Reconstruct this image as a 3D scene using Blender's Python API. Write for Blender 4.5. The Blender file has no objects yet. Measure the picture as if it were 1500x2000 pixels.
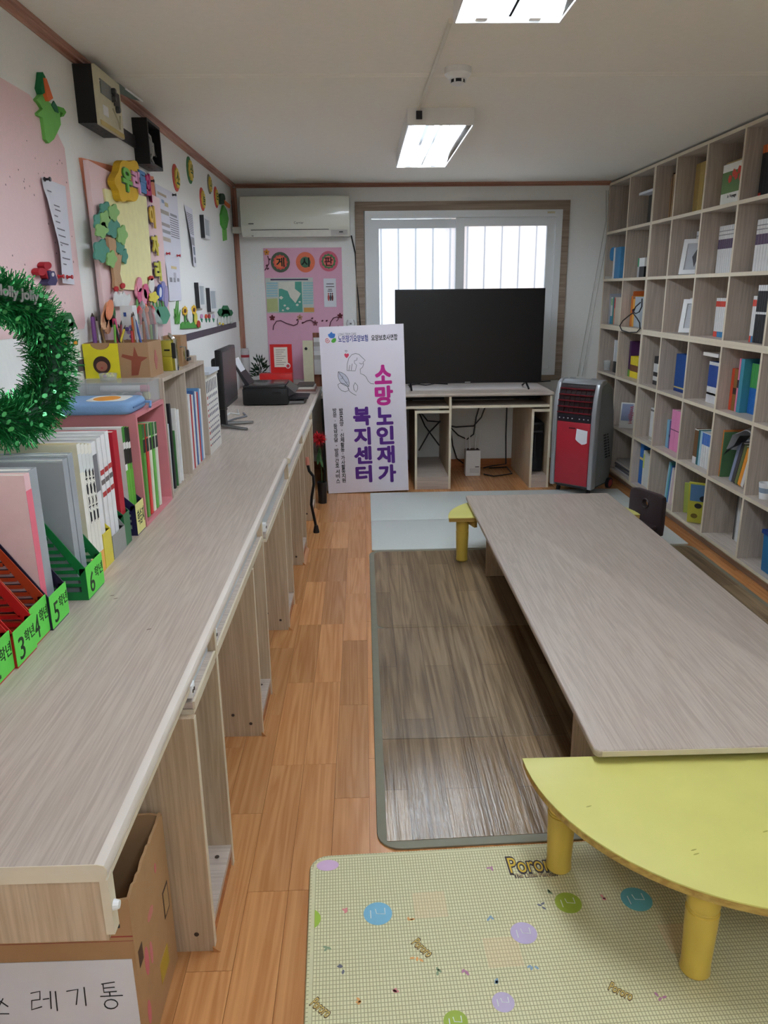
import bpy, math, random
from mathutils import Vector, Matrix
random.seed(7)
scene = bpy.context.scene
col = scene.collection
# ------------------------------------------------------------------ camera
FPX, YAW, PITCH, ROLL, CAMH = 1467.0, 0.0247, 0.286, -0.0114, 1.5
_f = Vector((math.sin(YAW)*math.cos(PITCH), math.cos(YAW)*math.cos(PITCH), -math.sin(PITCH)))
_r0 = Vector((math.cos(YAW), -math.sin(YAW), 0)); _u0 = _r0.cross(_f)
_r = _r0*math.cos(ROLL)+_u0*math.sin(ROLL); _u = -_r0*math.sin(ROLL)+_u0*math.cos(ROLL)
cam = bpy.data.objects.new('camera', bpy.data.cameras.new('camera')); col.objects.link(cam)
cam.data.sensor_fit = 'VERTICAL'; cam.data.sensor_height = 36; cam.data.lens = FPX/2000*36
cam.data.clip_start = .05
_m = Matrix((_r, _u, -_f)).transposed().to_4x4(); _m.translation = (0, 0, CAMH); cam.matrix_world = _m
scene.camera = cam
# ------------------------------------------------------------------ world, exposure
scene.view_settings.view_transform = 'Standard'; scene.view_settings.look = 'None'
scene.view_settings.gamma = 1; scene.view_settings.use_curve_mapping = False
scene.view_settings.exposure = 1.88
scene.cycles.max_bounces = 7; scene.cycles.glossy_bounces = 3
SKY_STRENGTH, TUBE_STRENGTH = .50, 15.0
w = bpy.data.worlds.new('world'); scene.world = w; w.use_nodes = True
bg = w.node_tree.nodes['Background']; bg.inputs[0].default_value = (.80, .90, 1.0, 1); bg.inputs[1].default_value = SKY_STRENGTH
sun = bpy.data.objects.new('sun', bpy.data.lights.new('sun', 'SUN')); col.objects.link(sun); sun.data.energy = 1.6; sun.data.angle = .01
sun.rotation_euler = (math.radians(52), 0, math.radians(14)); sun.location = (0, -3, 8)
# ------------------------------------------------------------------ helpers
def P(x, y, X=None, Y=None, Z=None):
    d = _f+_r*((x-750)/FPX)+_u*((1000-y)/FPX)
    t = X/d.x if X is not None else Y/d.y if Y is not None else (Z-CAMH)/d.z
    return Vector((0, 0, CAMH))+d*t
def lin(c):
    return tuple((v/12.92 if v <= .04045 else ((v+.055)/1.055)**2.4) for v in (k/255 for k in c))+(1,)
MATS = {}
def mat(name, rgb, rough=.55, metal=0, var=.06, scale=30, spec=.5, bump=0, emit=0, alpha=1, trans=0, ior=1.45, vary_obj=0, coat=0, stretch=(1, 1, 1)):
    if name in MATS: return MATS[name]
    m = bpy.data.materials.new(name); m.use_nodes = True; nt = m.node_tree; b = nt.nodes['Principled BSDF']
    c = lin(rgb); b.inputs['Roughness'].default_value = rough; b.inputs['Metallic'].default_value = metal
    b.inputs['Specular IOR Level'].default_value = spec; b.inputs['Alpha'].default_value = alpha
    b.inputs['Transmission Weight'].default_value = trans; b.inputs['IOR'].default_value = ior
    b.inputs['Coat Weight'].default_value = coat
    if emit: b.inputs['Emission Color'].default_value = c; b.inputs['Emission Strength'].default_value = emit
    tc = nt.nodes.new('ShaderNodeTexCoord'); mp = nt.nodes.new('ShaderNodeMapping'); mp.inputs['Scale'].default_value = stretch
    nt.links.new(tc.outputs['Object'], mp.inputs[0])
    nz = nt.nodes.new('ShaderNodeTexNoise'); nz.inputs['Scale'].default_value = scale; nz.inputs['Detail'].default_value = 4
    nt.links.new(mp.outputs[0], nz.inputs['Vector'])
    rp = nt.nodes.new('ShaderNodeMapRange'); rp.inputs['To Min'].default_value = 1-var*1.5; rp.inputs['To Max'].default_value = 1+var*1.5
    nt.links.new(nz.outputs[0], rp.inputs[0])
    hs = nt.nodes.new('ShaderNodeHueSaturation'); hs.inputs['Color'].default_value = c
    out = rp.outputs[0]
    if vary_obj:
        oi = nt.nodes.new('ShaderNodeObjectInfo'); r2 = nt.nodes.new('ShaderNodeMapRange')
        r2.inputs['To Min'].default_value = 1-vary_obj; r2.inputs['To Max'].default_value = 1+vary_obj
        nt.links.new(oi.outputs['Random'], r2.inputs[0]); mu = nt.nodes.new('ShaderNodeMath'); mu.operation = 'MULTIPLY'
        nt.links.new(out, mu.inputs[0]); nt.links.new(r2.outputs[0], mu.inputs[1]); out = mu.outputs[0]
    nt.links.new(out, hs.inputs['Value']); nt.links.new(hs.outputs[0], b.inputs['Base Color'])
    if bump:
        bp = nt.nodes.new('ShaderNodeBump'); bp.inputs['Strength'].default_value = bump; bp.inputs['Distance'].default_value = .004
        nt.links.new(nz.outputs[0], bp.inputs['Height']); nt.links.new(bp.outputs[0], b.inputs['Normal'])
    MATS[name] = m; return m
def wood(name, light, dark, axis='y', scale=1.0, rough=.45, vary=0, contrast=.35, coat=0, rot=0):
    if name in MATS: return MATS[name]
    m = bpy.data.materials.new(name); m.use_nodes = True; nt = m.node_tree; b = nt.nodes['Principled BSDF']
    N = nt.nodes.new; L = nt.links.new
    tc = N('ShaderNodeTexCoord'); mp = N('ShaderNodeMapping'); L(tc.outputs['Object'], mp.inputs[0]); mp.inputs['Rotation'].default_value = (0, 0, rot)
    s = {'x': (.035, 1, 1), 'y': (1, .035, 1), 'z': (1, 1, .035)}[axis]; mp.inputs['Scale'].default_value = s
    src = mp.outputs[0]
    oi = N('ShaderNodeObjectInfo')
    if vary:
        ad = N('ShaderNodeVectorMath'); ad.operation = 'ADD'; sc = N('ShaderNodeVectorMath'); sc.operation = 'SCALE'; sc.inputs[0].default_value = (7, 5, 9)
        L(oi.outputs['Random'], sc.inputs['Scale']); L(src, ad.inputs[0]); L(sc.outputs[0], ad.inputs[1]); src = ad.outputs[0]
    n1 = N('ShaderNodeTexNoise'); n1.inputs['Scale'].default_value = 160*scale; n1.inputs['Detail'].default_value = 5; n1.inputs['Roughness'].default_value = .6
    n2 = N('ShaderNodeTexNoise'); n2.inputs['Scale'].default_value = 14*scale; n2.inputs['Detail'].default_value = 3; n2.inputs['Distortion'].default_value = 1.2
    L(src, n1.inputs['Vector']); L(src, n2.inputs['Vector'])
    wv = N('ShaderNodeMath'); wv.operation = 'SINE'; mu = N('ShaderNodeMath'); mu.operation = 'MULTIPLY'; mu.inputs[1].default_value = 55
    L(n2.outputs[0], mu.inputs[0]); L(mu.outputs[0], wv.inputs[0])
    a = N('ShaderNodeMath'); a.operation = 'MULTIPLY_ADD'; a.inputs[1].default_value = .10*contrast/.35; a.inputs[2].default_value = 0
    L(wv.outputs[0], a.inputs[0])
    sm = N('ShaderNodeMath'); sm.operation = 'ADD'; L(n1.outputs[0], sm.inputs[0]); L(a.outputs[0], sm.inputs[1])
    mr = N('ShaderNodeMapRange'); mr.inputs['From Min'].default_value = .5-contrast/2; mr.inputs['From Max'].default_value = .5+contrast/2; L(sm.outputs[0], mr.inputs[0])
    mx = N('ShaderNodeMix'); mx.data_type = 'RGBA'; mx.inputs['A'].default_value = lin(dark); mx.inputs['B'].default_value = lin(light); L(mr.outputs[0], mx.inputs['Factor'])
    last = mx.outputs['Result']
    if vary:
        hs = N('ShaderNodeHueSaturation'); r2 = N('ShaderNodeMapRange'); r2.inputs['To Min'].default_value = 1-vary; r2.inputs['To Max'].default_value = 1+vary
        L(oi.outputs['Random'], r2.inputs[0]); L(r2.outputs[0], hs.inputs['Value']); L(last, hs.inputs['Color']); last = hs.outputs[0]
    L(last, b.inputs['Base Color']); b.inputs['Roughness'].default_value = rough; b.inputs['Coat Weight'].default_value = coat
    bp = N('ShaderNodeBump'); bp.inputs['Strength'].default_value = .08; bp.inputs['Distance'].default_value = .001; L(n1.outputs[0], bp.inputs['Height']); L(bp.outputs[0], b.inputs['Normal'])
    MATS[name] = m; return m
def C(*rgb, **k):
    return mat('c_%d_%d_%d_%s' % (*rgb, '_'.join('%s%s' % i for i in sorted(k.items()))), rgb, **k)
WORLDROOT = set()
class MB:
    def __init__(s): s.v = []; s.f = []
    def add(s, v, f, M=None):
        o = len(s.v); s.v += [tuple(M @ Vector(p)) if M else tuple(p) for p in v]; s.f += [tuple(i+o for i in q) for q in f]; return s
    def box(s, x0, x1, y0, y1, z0, z1, M=None):
        return s.add([(x0, y0, z0), (x1, y0, z0), (x1, y1, z0), (x0, y1, z0), (x0, y0, z1), (x1, y0, z1), (x1, y1, z1), (x0, y1, z1)],
                     [(0, 3, 2, 1), (4, 5, 6, 7), (0, 1, 5, 4), (1, 2, 6, 5), (2, 3, 7, 6), (3, 0, 4, 7)], M)
    def prism(s, pts, axis, a0, a1, M=None):
        n = len(pts); mk = {'x': lambda a, p: (a, p[0], p[1]), 'y': lambda a, p: (p[0], a, p[1]), 'z': lambda a, p: (p[0], p[1], a)}[axis]
        v = [mk(a0, p) for p in pts]+[mk(a1, p) for p in pts]
        f = [tuple(range(n))[::-1], tuple(range(n, 2*n))]+[(i, (i+1) % n, n+(i+1) % n, n+i) for i in range(n)]
        return s.add(v, f, M)
    def tube(s, pts, r, n=8, cap=True, M=None):
        pts = [Vector(p) for p in pts]; rs = r if isinstance(r, (list, tuple)) else [r]*len(pts); v = []; f = []; up = None
        for i, p in enumerate(pts):
            t = (pts[min(i+1, len(pts)-1)]-pts[max(i-1, 0)]).normalized()
            if up is None: up = t.orthogonal().normalized()
            a = (up-t*up.dot(t)); a = a.normalized() if a.length > 1e-6 else t.orthogonal().normalized(); up = a; bb = t.cross(a)
            for k in range(n):
                an = 2*math.pi*k/n; v.append(p+(a*math.cos(an)+bb*math.sin(an))*rs[i])
        for i in range(len(pts)-1):
            for k in range(n): f.append((i*n+k, i*n+(k+1) % n, (i+1)*n+(k+1) % n, (i+1)*n+k))
        if cap: f.append(tuple(range(n))[::-1]); f.append(tuple(range((len(pts)-1)*n, len(pts)*n)))
        return s.add(v, f, M)
    def lathe(s, prof, n=20, c=(0, 0, 0), M=None):
        v = []; f = []
        for r, z in prof:
            for k in range(n): an = 2*math.pi*k/n; v.append((c[0]+r*math.cos(an), c[1]+r*math.sin(an), c[2]+z))
        for i in range(len(prof)-1):
            for k in range(n): f.append((i*n+k, i*n+(k+1) % n, (i+1)*n+(k+1) % n, (i+1)*n+k))
        f.append(tuple(range(n))[::-1]); f.append(tuple(range((len(prof)-1)*n, len(prof)*n)))
        return s.add(v, f, M)
    def grid(s, fn, nu, nv):
        v = [fn(i/nu, j/nv) for j in range(nv+1) for i in range(nu+1)]
        f = [(j*(nu+1)+i, j*(nu+1)+i+1, (j+1)*(nu+1)+i+1, (j+1)*(nu+1)+i) for j in range(nv) for i in range(nu)]
        return s.add(v, f)
    def mesh(s, name, m, smooth=False, bevel=0, seg=2):
        me = bpy.data.meshes.new(name); me.from_pydata(s.v, [], s.f)
        if bevel:
            import bmesh
            bm = bmesh.new(); bm.from_mesh(me); bmesh.ops.remove_doubles(bm, verts=bm.verts, dist=1e-6)
            ed = [e for e in bm.edges if len(e.link_faces) == 2 and e.calc_face_angle(0) > .6]
            bmesh.ops.bevel(bm, geom=ed, offset=bevel, segments=seg, affect='EDGES', profile=.5, clamp_overlap=True); bm.to_mesh(me); bm.free()
        me.update()
        if m: me.materials.append(m)
        if smooth:
            for p in me.polygons: p.use_smooth = True
            try: me.set_sharp_from_angle(angle=math.radians(38))
            except Exception: pass
        return me
    def build(s, name, m, parent=None, smooth=False, bevel=0, seg=2):
        o = bpy.data.objects.new(name, s.mesh(name, m, smooth or bevel > 0, bevel, seg)); col.objects.link(o); put(o, parent); return o
def put(o, parent):
    if parent is not None:
        o.parent = parent
        if parent.name in WORLDROOT: o.matrix_parent_inverse = parent.matrix_basis.inverted()
def tag(o, label=None, cat=None, group=None, kind=None):
    for k, v in (('label', label), ('category', cat), ('group', group), ('kind', kind)):
        if v: o[k] = v
    return o
def thing(name, label, cat, loc=(0, 0, 0), rz=0, group=None, world=True):
    o = bpy.data.objects.new(name, None); col.objects.link(o); o.location = loc; o.rotation_euler = (0, 0, rz); o.empty_display_size = .05
    if world: WORLDROOT.add(o.name)
    return tag(o, label, cat, group)
def copy_tree(o, parent=None):
    c = o.copy(); col.objects.link(c)
    if parent: c.parent = parent
    for ch in list(o.children): copy_tree(ch, c)
    return c
def box(name, m, parent, x0, x1, y0, y1, z0, z1, bevel=0): return MB().box(x0, x1, y0, y1, z0, z1).build(name, m, parent, bevel=bevel)
def struct(o): o['kind'] = 'structure'; return o
_TX = {}
def txt(body, size=1, offset=0, ext=.0004, vertical=False):
    key = (body, size, offset, ext)
    if key not in _TX:
        cu = bpy.data.curves.new('t', 'FONT'); cu.body = body; cu.size = size; cu.offset = offset; cu.extrude = ext; cu.align_x = 'CENTER'; cu.align_y = 'CENTER'; cu.resolution_u = 3; cu.space_line = .95
        o = bpy.data.objects.new('t', cu); col.objects.link(o); dg = bpy.context.evaluated_depsgraph_get(); dg.update()
        me = o.evaluated_get(dg).to_mesh(); V = [tuple(v.co) for v in me.vertices]; F = [tuple(p.vertices) for p in me.polygons]
        o.evaluated_get(dg).to_mesh_clear(); bpy.data.objects.remove(o); bpy.data.curves.remove(cu)
        if V:
            xs = [a[0] for a in V]; ys = [a[1] for a in V]; cx = (min(xs)+max(xs))/2; cy = (min(ys)+max(ys))/2; V = [(a-cx, b-cy, c) for a, b, c in V]
        _TX[key] = (V, F)
    return _TX[key]
def fit(body, w, h, offset=0):
    """text scaled to fill w x h"""
    V, F = txt(body, 1, offset)
    W = max(a[0] for a in V)-min(a[0] for a in V); H = max(a[1] for a in V)-min(a[1] for a in V)
    return [(a*w/W, b*h/H, c) for a, b, c in V], F
def frame(o, ux, uy):
    """matrix: local x->ux, y->uy, z->normal at o"""
    ux = Vector(ux).normalized(); uy = Vector(uy); uy = (uy-ux*uy.dot(ux)).normalized(); uz = ux.cross(uy)
    M = Matrix((ux, uy, uz)).transposed().to_4x4(); M.translation = Vector(o); return M
ORD = ['first', 'second', 'third', 'fourth', 'fifth', 'sixth', 'seventh', 'eighth', 'ninth', 'tenth', 'eleventh', 'twelfth']
def oval(cx, cy, rx, ry, n=14, rot=0, lump=0, k=5):
    out = []
    for i in range(n):
        a = 2*math.pi*i/n; q = 1+lump*math.cos(k*a); x, y = rx*q*math.cos(a), ry*q*math.sin(a)
        out.append((cx+x*math.cos(rot)-y*math.sin(rot), cy+x*math.sin(rot)+y*math.cos(rot)))
    return out
# ------------------------------------------------------------------ room sizes (metres)
WL, WR, BW, FW, CEIL = -1.02, 2.30, 6.457, -1.6, 2.322
CT = .75                                   # desk height
M_wall = mat('wallpaper', (243, 244, 241), .8, var=.02, scale=60, bump=.15)
M_ceil = mat('ceiling_paper', (247, 244, 234), .75, var=.025, scale=40, bump=.1)
M_trim = wood('trim_wood', (196, 148, 126), (156, 102, 82), 'y', .4, .45)
M_trimx = wood('trim_wood_x', (196, 148, 126), (156, 102, 82), 'x', .4, .45)
M_trimz = wood('trim_wood_z', (196, 148, 126), (156, 102, 82), 'z', .4, .45)
M_floor = wood('vinyl_plank', (212, 154, 100), (188, 127, 76), 'y', .55, .27, vary=.16, contrast=.6)
M_joint = mat('plank_joint', (120, 72, 40), .7)
ASHL, ASHD = (200, 186, 174), (179, 164, 152)
M_ashy = wood('ash_laminate_y', ASHL, ASHD, 'y', 1.2, .36, contrast=.36)
M_ashz = wood('ash_laminate_z', (206, 184, 156), (184, 160, 131), 'z', .8, .5, contrast=.3)
M_ashx = wood('ash_laminate_x', ASHL, ASHD, 'x', .9, .4, contrast=.3)
M_edge = mat('pale_edge_band', (222, 210, 186), .5, var=.04)
M_shelf = wood('shelf_laminate', (204, 191, 178), (182, 169, 156), 'z', .8, .55, contrast=.3)
M_shelfy = wood('shelf_laminate_y', (204, 192, 180), (182, 170, 158), 'y', .8, .5, contrast=.3)
M_white = mat('white_plastic', (236, 238, 238), .4, var=.015)
M_black = mat('black_plastic', (24, 24, 26), .45, var=.05)
M_paper = mat('white_paper', (232, 234, 240), .8, var=.015)
M_grey = mat('grey_metal', (186, 192, 196), .4, metal=.3)
M_dark = mat('near_black_print', (30, 30, 36), .7)
# ================================================================== ROOM
fl = struct(box('floor', M_joint, None, WL, WR, FW, BW, -.06, -.004))
PW, PL = .107, .545
pm = MB().box(-PW/2+.0005, PW/2-.0005, -PL/2+.0006, PL/2-.0006, -.004, 0).mesh('plank', M_floor)
rest = MB(); npl = 0
k0 = math.floor((WL+.007)/PW)
for k in range(k0, int((WR+.007)/PW)+1):
    xa = -.007+k*PW; xb = min(xa+PW, WR); xa = max(xa, WL)
    if xb-xa < .004: continue
    off = ((k*.37) % 1)*PL if k not in (-2, -3) else {-2: 3.246 % PL, -3: 2.70 % PL}[k]
    y = FW-PL+((off-(FW-PL)) % PL)-PL
    while y < BW:
        y0, y1 = max(y, FW), min(y+PL, BW); y += PL
        if y1-y0 < .01: continue
        cx, cy = (xa+xb)/2, (y0+y1)/2
        seen = (y1 > 1.0 and -.62 < cx < .02) or (y1 > 3.2 and cx > 1.9) or (y1 > 5.6 and .3 < cx < 1.6)
        if seen and npl < 300:
            o = bpy.data.objects.new('plank', pm); col.objects.link(o); o.location = (cx, cy, 0); o.scale = ((xb-xa)/PW, (y1-y0)/PL, 1); o.parent = fl; npl += 1
        else: rest.box(xa+.0005, xb-.0005, y0+.0006, y1-.0006, -.004, 0)
tag(rest.build('planks', M_floor, fl), kind='stuff')
ce = struct(box('ceiling', M_ceil, None, WL, WR, FW, BW, CEIL, CEIL+.08))
for dy in (0, .035):
    MB().prism([(3.318+dy, CEIL), (3.334+dy, CEIL), (3.326+dy, CEIL-.004)], 'x', WL, WR).build('seam', M_ceil, ce)
struct(box('wall_left', M_wall, None, WL-.1, WL, FW, BW, 0, CEIL))
struct(box('wall_right', M_wall, None, WR, WR+.1, FW, BW, 0, CEIL))
struct(box('wall_front', M_wall, None, WL, WR, FW-.1, FW, 0, CEIL))
WX0, WX1, WZ0, WZ1 = .03, 1.625, .80, 2.115
wb = MB()
wb.box(WL-.1, WX0, BW, BW+.12, 0, CEIL+.05).box(WX1, WR+.1, BW, BW+.12, 0, CEIL+.05).box(WX0, WX1, BW, BW+.12, 0, WZ0).box(WX0, WX1, BW, BW+.12, WZ1, CEIL+.05)
struct(wb.build('wall_back', M_wall))
def prof(y0, s): return [(0, 0), (.034, 0), (.034, -.008), (.024, -.011), (.022, -.017), (.010, -.020), (.010, -.028), (0, -.028)]
PR = prof(0, 0)
struct(MB().prism([(WL+a, CEIL+b) for a, b in PR], 'y', FW, BW).build('trim_1', M_trim))
struct(MB().prism([(BW-a, CEIL+b) for a, b in PR], 'x', WL+.03, 2.0).build('trim_2', M_trimx))
struct(MB().prism([(WL, BW), (WL+.038, BW), (WL+.038, BW-.010), (WL+.024, BW-.014), (WL+.014, BW-.024), (WL+.010, BW-.038), (WL, BW-.038)], 'z', 0, CEIL-.028).build('trim_3', M_trimz))
struct(box('baseboard_back', wood('base_vinyl', (190, 120, 66), (160, 94, 50), 'x', .6, .4), None, WL, WR, BW-.008, BW, 0, .075))
struct(box('baseboard_left', MATS['base_vinyl'], None, WL, WL+.008, FW, BW-.05, 0, .075))
# dark purple tape band and thin black line on the left wall
M_band = mat('dark_band', (84, 76, 88), .6)
struct(box('trim_4', M_band, None, WL, WL+.004, P(150, 712, X=WL).y, P(461, 640, X=WL).y, 1.235, 1.275))
lv = P(459, 500, X=WL).y; struct(box('trim_5', M_black, None, WL, WL+.004, lv-.012, lv, 1.275, 2.2))
# ---- window
wd = thing('window_1', None, None, (.83, BW, .8)); struct(wd)
M_case = wood('window_casing', (170, 152, 134), (140, 122, 106), 'x', .5, .55)
M_upvc = mat('white_upvc', (232, 236, 238), .35, var=.01)
cw = MB(); a0, a1, c0, c1 = -.046, 1.685, .755, 2.185; t = .068
for q in ((a0, a1, c1-t, c1), (a0, a1, c0, c0+t), (a0, a0+t, c0+t, c1-t), (a1-t, a1, c0+t, c1-t)): cw.box(q[0], q[1], BW-.018, BW, q[2], q[3])
cw.build('casing', M_case, wd, bevel=.002)
def ring(x0, x1, z0, z1, t, y0, y1, name, m, par):
    b = MB().box(x0, x1, y0, y1, z1-t, z1).box(x0, x1, y0, y1, z0, z0+t).box(x0, x0+t, y0, y1, z0+t, z1-t).box(x1-t, x1, y0, y1, z0+t, z1-t)
    return b.build(name, m, par)
ring(WX0, WX1, WZ0, WZ1, .052, BW-.03, BW+.10, 'frame', M_upvc, wd)
# frosted glass: blurs what stands outside, lets daylight in
gm = bpy.data.materials.new('frosted_glass'); gm.use_nodes = True; nt = gm.node_tree
for n in list(nt.nodes): nt.nodes.remove(n)
g = nt.nodes.new('ShaderNodeBsdfRefraction'); g.inputs['Roughness'].default_value = .32; g.inputs['IOR'].default_value = 1.06; g.inputs['Color'].default_value = (.95, .97, 1, 1)
tr = nt.nodes.new('ShaderNodeBsdfTransparent'); tr.inputs[0].default_value = (.95, .97, 1, 1)
tl = nt.nodes.new('ShaderNodeBsdfTranslucent'); tl.inputs[0].default_value = (.92, .95, 1, 1)
m1 = nt.nodes.new('ShaderNodeMixShader'); m1.inputs[0].default_value = .35; m2 = nt.nodes.new('ShaderNodeMixShader'); m2.inputs[0].default_value = .28
nt.links.new(g.outputs[0], m1.inputs[1]); nt.links.new(tl.outputs[0], m1.inputs[2]); nt.links.new(m1.outputs[0], m2.inputs[1]); nt.links.new(tr.outputs[0], m2.inputs[2])
nt.links.new(m2.outputs[0], nt.nodes.new('ShaderNodeOutputMaterial').inputs[0])
def sash(x0, x1, yc, zt):
    s = ring(x0, x1, .852, zt, .068, yc-.018, yc+.018, 'sash', M_upvc, wd)
    MB().box(x0+.068, x1-.068, yc-.002, yc+.002, .92, zt-.068).build('pane', gm, s)
sash(.075, .838, BW+.05, 2.055); sash(.768, 1.575, BW+.005, 2.063)
box('catch', M_upvc, wd, 1.50, 1.512, BW-.03, BW-.014, 1.3, 1.42)
tag(box('tape', mat('yellowed_tape', (206, 200, 170), .6), wd, 1.50, 1.56, BW-.0315, BW-.030, 2.085, 2.10))
for i in range(12): MB().tube([(.02+i*.145, BW+.20, .7), (.02+i*.145, BW+.20, 2.2)], .008, 6).build('security_bar', M_grey, wd)
nb = thing('neighbour_building', 'pale brick building seen blurred through the frosted right pane', 'building', (3.4, 10.2, 0))
box('wall', mat('pale_brick', (232, 206, 192), .9, var=.12, scale=3), nb, 1.35, 7, 10, 13, -1, 2.6)
box('roof', mat('grey_roof', (150, 150, 150), .9), nb, 1.2, 7.1, 9.8, 13.1, 2.6, 2.75)
ground = struct(box('ground', mat('concrete_ground', (170, 168, 162), .9), None, -6, 12, BW+.3, 16, -1.1, -1.0))
# ================================================================== CEILING FITTINGS
M_lampw = mat('lamp_enamel', (238, 238, 236), .35, var=.01)
M_refl = mat('lamp_reflector', (205, 208, 206), .07, metal=1, var=.01)
M_tube = mat('fluorescent_tube', (232, 242, 255), .4, emit=TUBE_STRENGTH)
def lamp():
    r = thing('ceiling_lamp', 'x', 'lamp', world=False); W, Ln, H = .158, .63, .075
    MB().box(-W, W, -Ln, Ln, -.012, 0).box(-W, -W+.006, -Ln, Ln, -H, -.012).box(W-.006, W, -Ln, Ln, -H, -.012).box(-W, W, -Ln, -Ln+.006, -H, -.012).box(-W, W, Ln-.006, Ln, -H, -.012).build('housing', M_lampw, r)
    MB().box(-W+.008, W-.008, -Ln+.008, Ln-.008, -.0135, -.0122).build('back_reflector', M_refl, r)
    for s in (-1, 1):
        MB().prism([(s*(W-.007), -.07), (s*(W-.007), -.013), (s*(W-.05), -.013)], 'y', -Ln+.007, Ln-.007).build('reflector', M_refl, r)
        MB().tube([(s*.078, -Ln+.03, -.05), (s*.078, Ln-.03, -.05)], .0155, 12).build('tube', M_tube, r)
        for e in (-1, 1):
            MB().box(s*.078-.017, s*.078+.017, min(e*(Ln-.03), e*(Ln-.007)), max(e*(Ln-.03), e*(Ln-.007)), -.07, -.012).build('lamp_holder', M_lampw, r)
    MB().prism([(-.028, -.013), (.028, -.013), (.004, -.07), (-.004, -.07)], 'y', -Ln+.04, Ln-.04).build('ridge_reflector', M_refl, r)
    return r
L1 = lamp(); L1.location = (.385, 4.53, CEIL); L1['label'] = 'twin-tube fluorescent ceiling lamp nearer the window'
L2 = copy_tree(L1); L2.location = (.438, 1.87, CEIL); L2['label'] = 'twin-tube fluorescent ceiling lamp cut off by top of photo'
L3 = copy_tree(L1); L3.location = (.45, -.80, CEIL); L3['label'] = 'twin-tube fluorescent ceiling lamp behind the viewpoint'
for q in (L1, L2, L3): q['group'] = 'ceiling lamps'
cd = thing('cable_conduit', 'white cable trunking strip running along ceiling between the two lamps', 'conduit', (.285, 3.3, CEIL))
a, b2 = P(880, 36, Z=CEIL), P(808, 240, Z=CEIL)
def strip(p, q, w, z0, z1):
    d = (q-p).normalized(); n = Vector((-d.y, d.x, 0))*w/2; return [(p+n)[:2], (p-n)[:2], (q-n)[:2], (q+n)[:2]]
MB().prism(strip(a, Vector((b2.x, 3.92, 0)), .026, 0, 0), 'z', CEIL-.014, CEIL).build('trunking', mat('aged_white', (224, 220, 205), .5), cd)
box('cable_entry', M_black, cd, .268, .296, 3.885, 3.8985, CEIL-.05, CEIL-.016)
sd = thing('smoke_detector', 'round white smoke detector on the ceiling between the lamps', 'smoke detector', (.385, 3.25, CEIL))
MB().lathe([(.052, 0), (.052, -.022), (.036, -.04), (.03, -.041)], 24, (.385, 3.25, CEIL)).build('base', M_white, sd, True)
MB().lathe([(.027, -.041), (.027, -.052)], 20, (.385, 3.25, CEIL)).build('vent_ring', M_dark, sd, True)
MB().lathe([(.026, -.052), (.026, -.056), (.012, -.062), (.003, -.063)], 20, (.385, 3.25, CEIL)).build('cap', M_white, sd, True)
for k in range(6):
    an = k*math.pi/3; MB().box(-.003, .003, -.003, .003, -.052, -.041, Matrix.Translation((.385+.029*math.cos(an), 3.25+.029*math.sin(an), CEIL))).build('rib', M_white, sd)
# ================================================================== MATS ON THE FLOOR
def plank_print(name, tone, rough):
    m = wood(name, tuple(int(c*tone) for c in (172, 146, 112)), tuple(int(c*tone) for c in (118, 95, 68)), 'y', .45, rough, contrast=.55)
    nt = m.node_tree; b = nt.nodes['Principled BSDF']; L = nt.links.new
    src = b.inputs['Base Color'].links[0].from_socket
    br = nt.nodes.new('ShaderNodeTexBrick'); tc = nt.nodes.new('ShaderNodeTexCoord'); mp = nt.nodes.new('ShaderNodeMapping')
    mp.inputs['Rotation'].default_value = (0, 0, math.pi/2); L(tc.outputs['Object'], mp.inputs[0]); L(mp.outputs[0], br.inputs[0])
    br.inputs['Scale'].default_value = 1; br.inputs['Brick Width'].default_value = .8; br.inputs['Row Height'].default_value = .115; br.inputs['Mortar Size'].default_value = .0011; br.inputs['Mortar Smooth'].default_value = .4
    br.inputs['Color1'].default_value = (1, 1, 1, 1); br.inputs['Color2'].default_value = (.68, .66, .64, 1); br.inputs['Mortar'].default_value = (.3, .28, .26, 1)
    mx = nt.nodes.new('ShaderNodeMix'); mx.data_type = 'RGBA'; mx.blend_type = 'MULTIPLY'; mx.inputs['Factor'].default_value = 1
    L(src, mx.inputs['A']); L(br.outputs[0], mx.inputs['B']); L(mx.outputs['Result'], b.inputs['Base Color'])
    bp = [n for n in nt.nodes if n.type == 'BUMP'][0]; bp.inputs['Strength'].default_value = .8; bp.inputs['Distance'].default_value = .003
    return m
def rrect(x0, x1, y0, y1, r, n=6):
    out = []
    for cx, cy, a in ((x1-r, y1-r, 0), (x0+r, y1-r, 90), (x0+r, y0+r, 180), (x1-r, y0+r, 270)):
        for i in range(n+1): q = math.radians(a+90*i/n); out.append((cx+r*math.cos(q), cy+r*math.sin(q)))
    return out
bm_ = thing('heating_mat', 'brown wood-print floor mat with grey piped border under the long table', 'mat', (1, 3, 0))
skew = lambda pts: [(x, y+(x-.014)*.036) if y < 2.0 else (x, y) for x, y in pts]
MB().prism(skew(rrect(.014, 1.965, 1.743, 4.262, .07)), 'z', 0, .007).build('border', mat('grey_piping', (140, 138, 120), .5), bm_, bevel=.003)
MB().prism(rrect(.042, 1.937, 3.175, 4.232, .05), 'z', .007, .0085).build('panel', plank_print('mat_print_a', .98, .42), bm_)
MB().prism(rrect(.042, 1.937, 2.278, 3.172, .004), 'z', .007, .0085).build('panel', plank_print('mat_print_b', .98, .27), bm_)
MB().prism(skew(rrect(.042, 1.937, 1.772, 2.275, .004)), 'z', .007, .0085).build('panel', plank_print('mat_print_c', 1.04, .17), bm_)
wm = thing('white_mat', 'plain white floor mat with fold line in front of the television desk', 'mat', (1, 5, 0))
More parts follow.
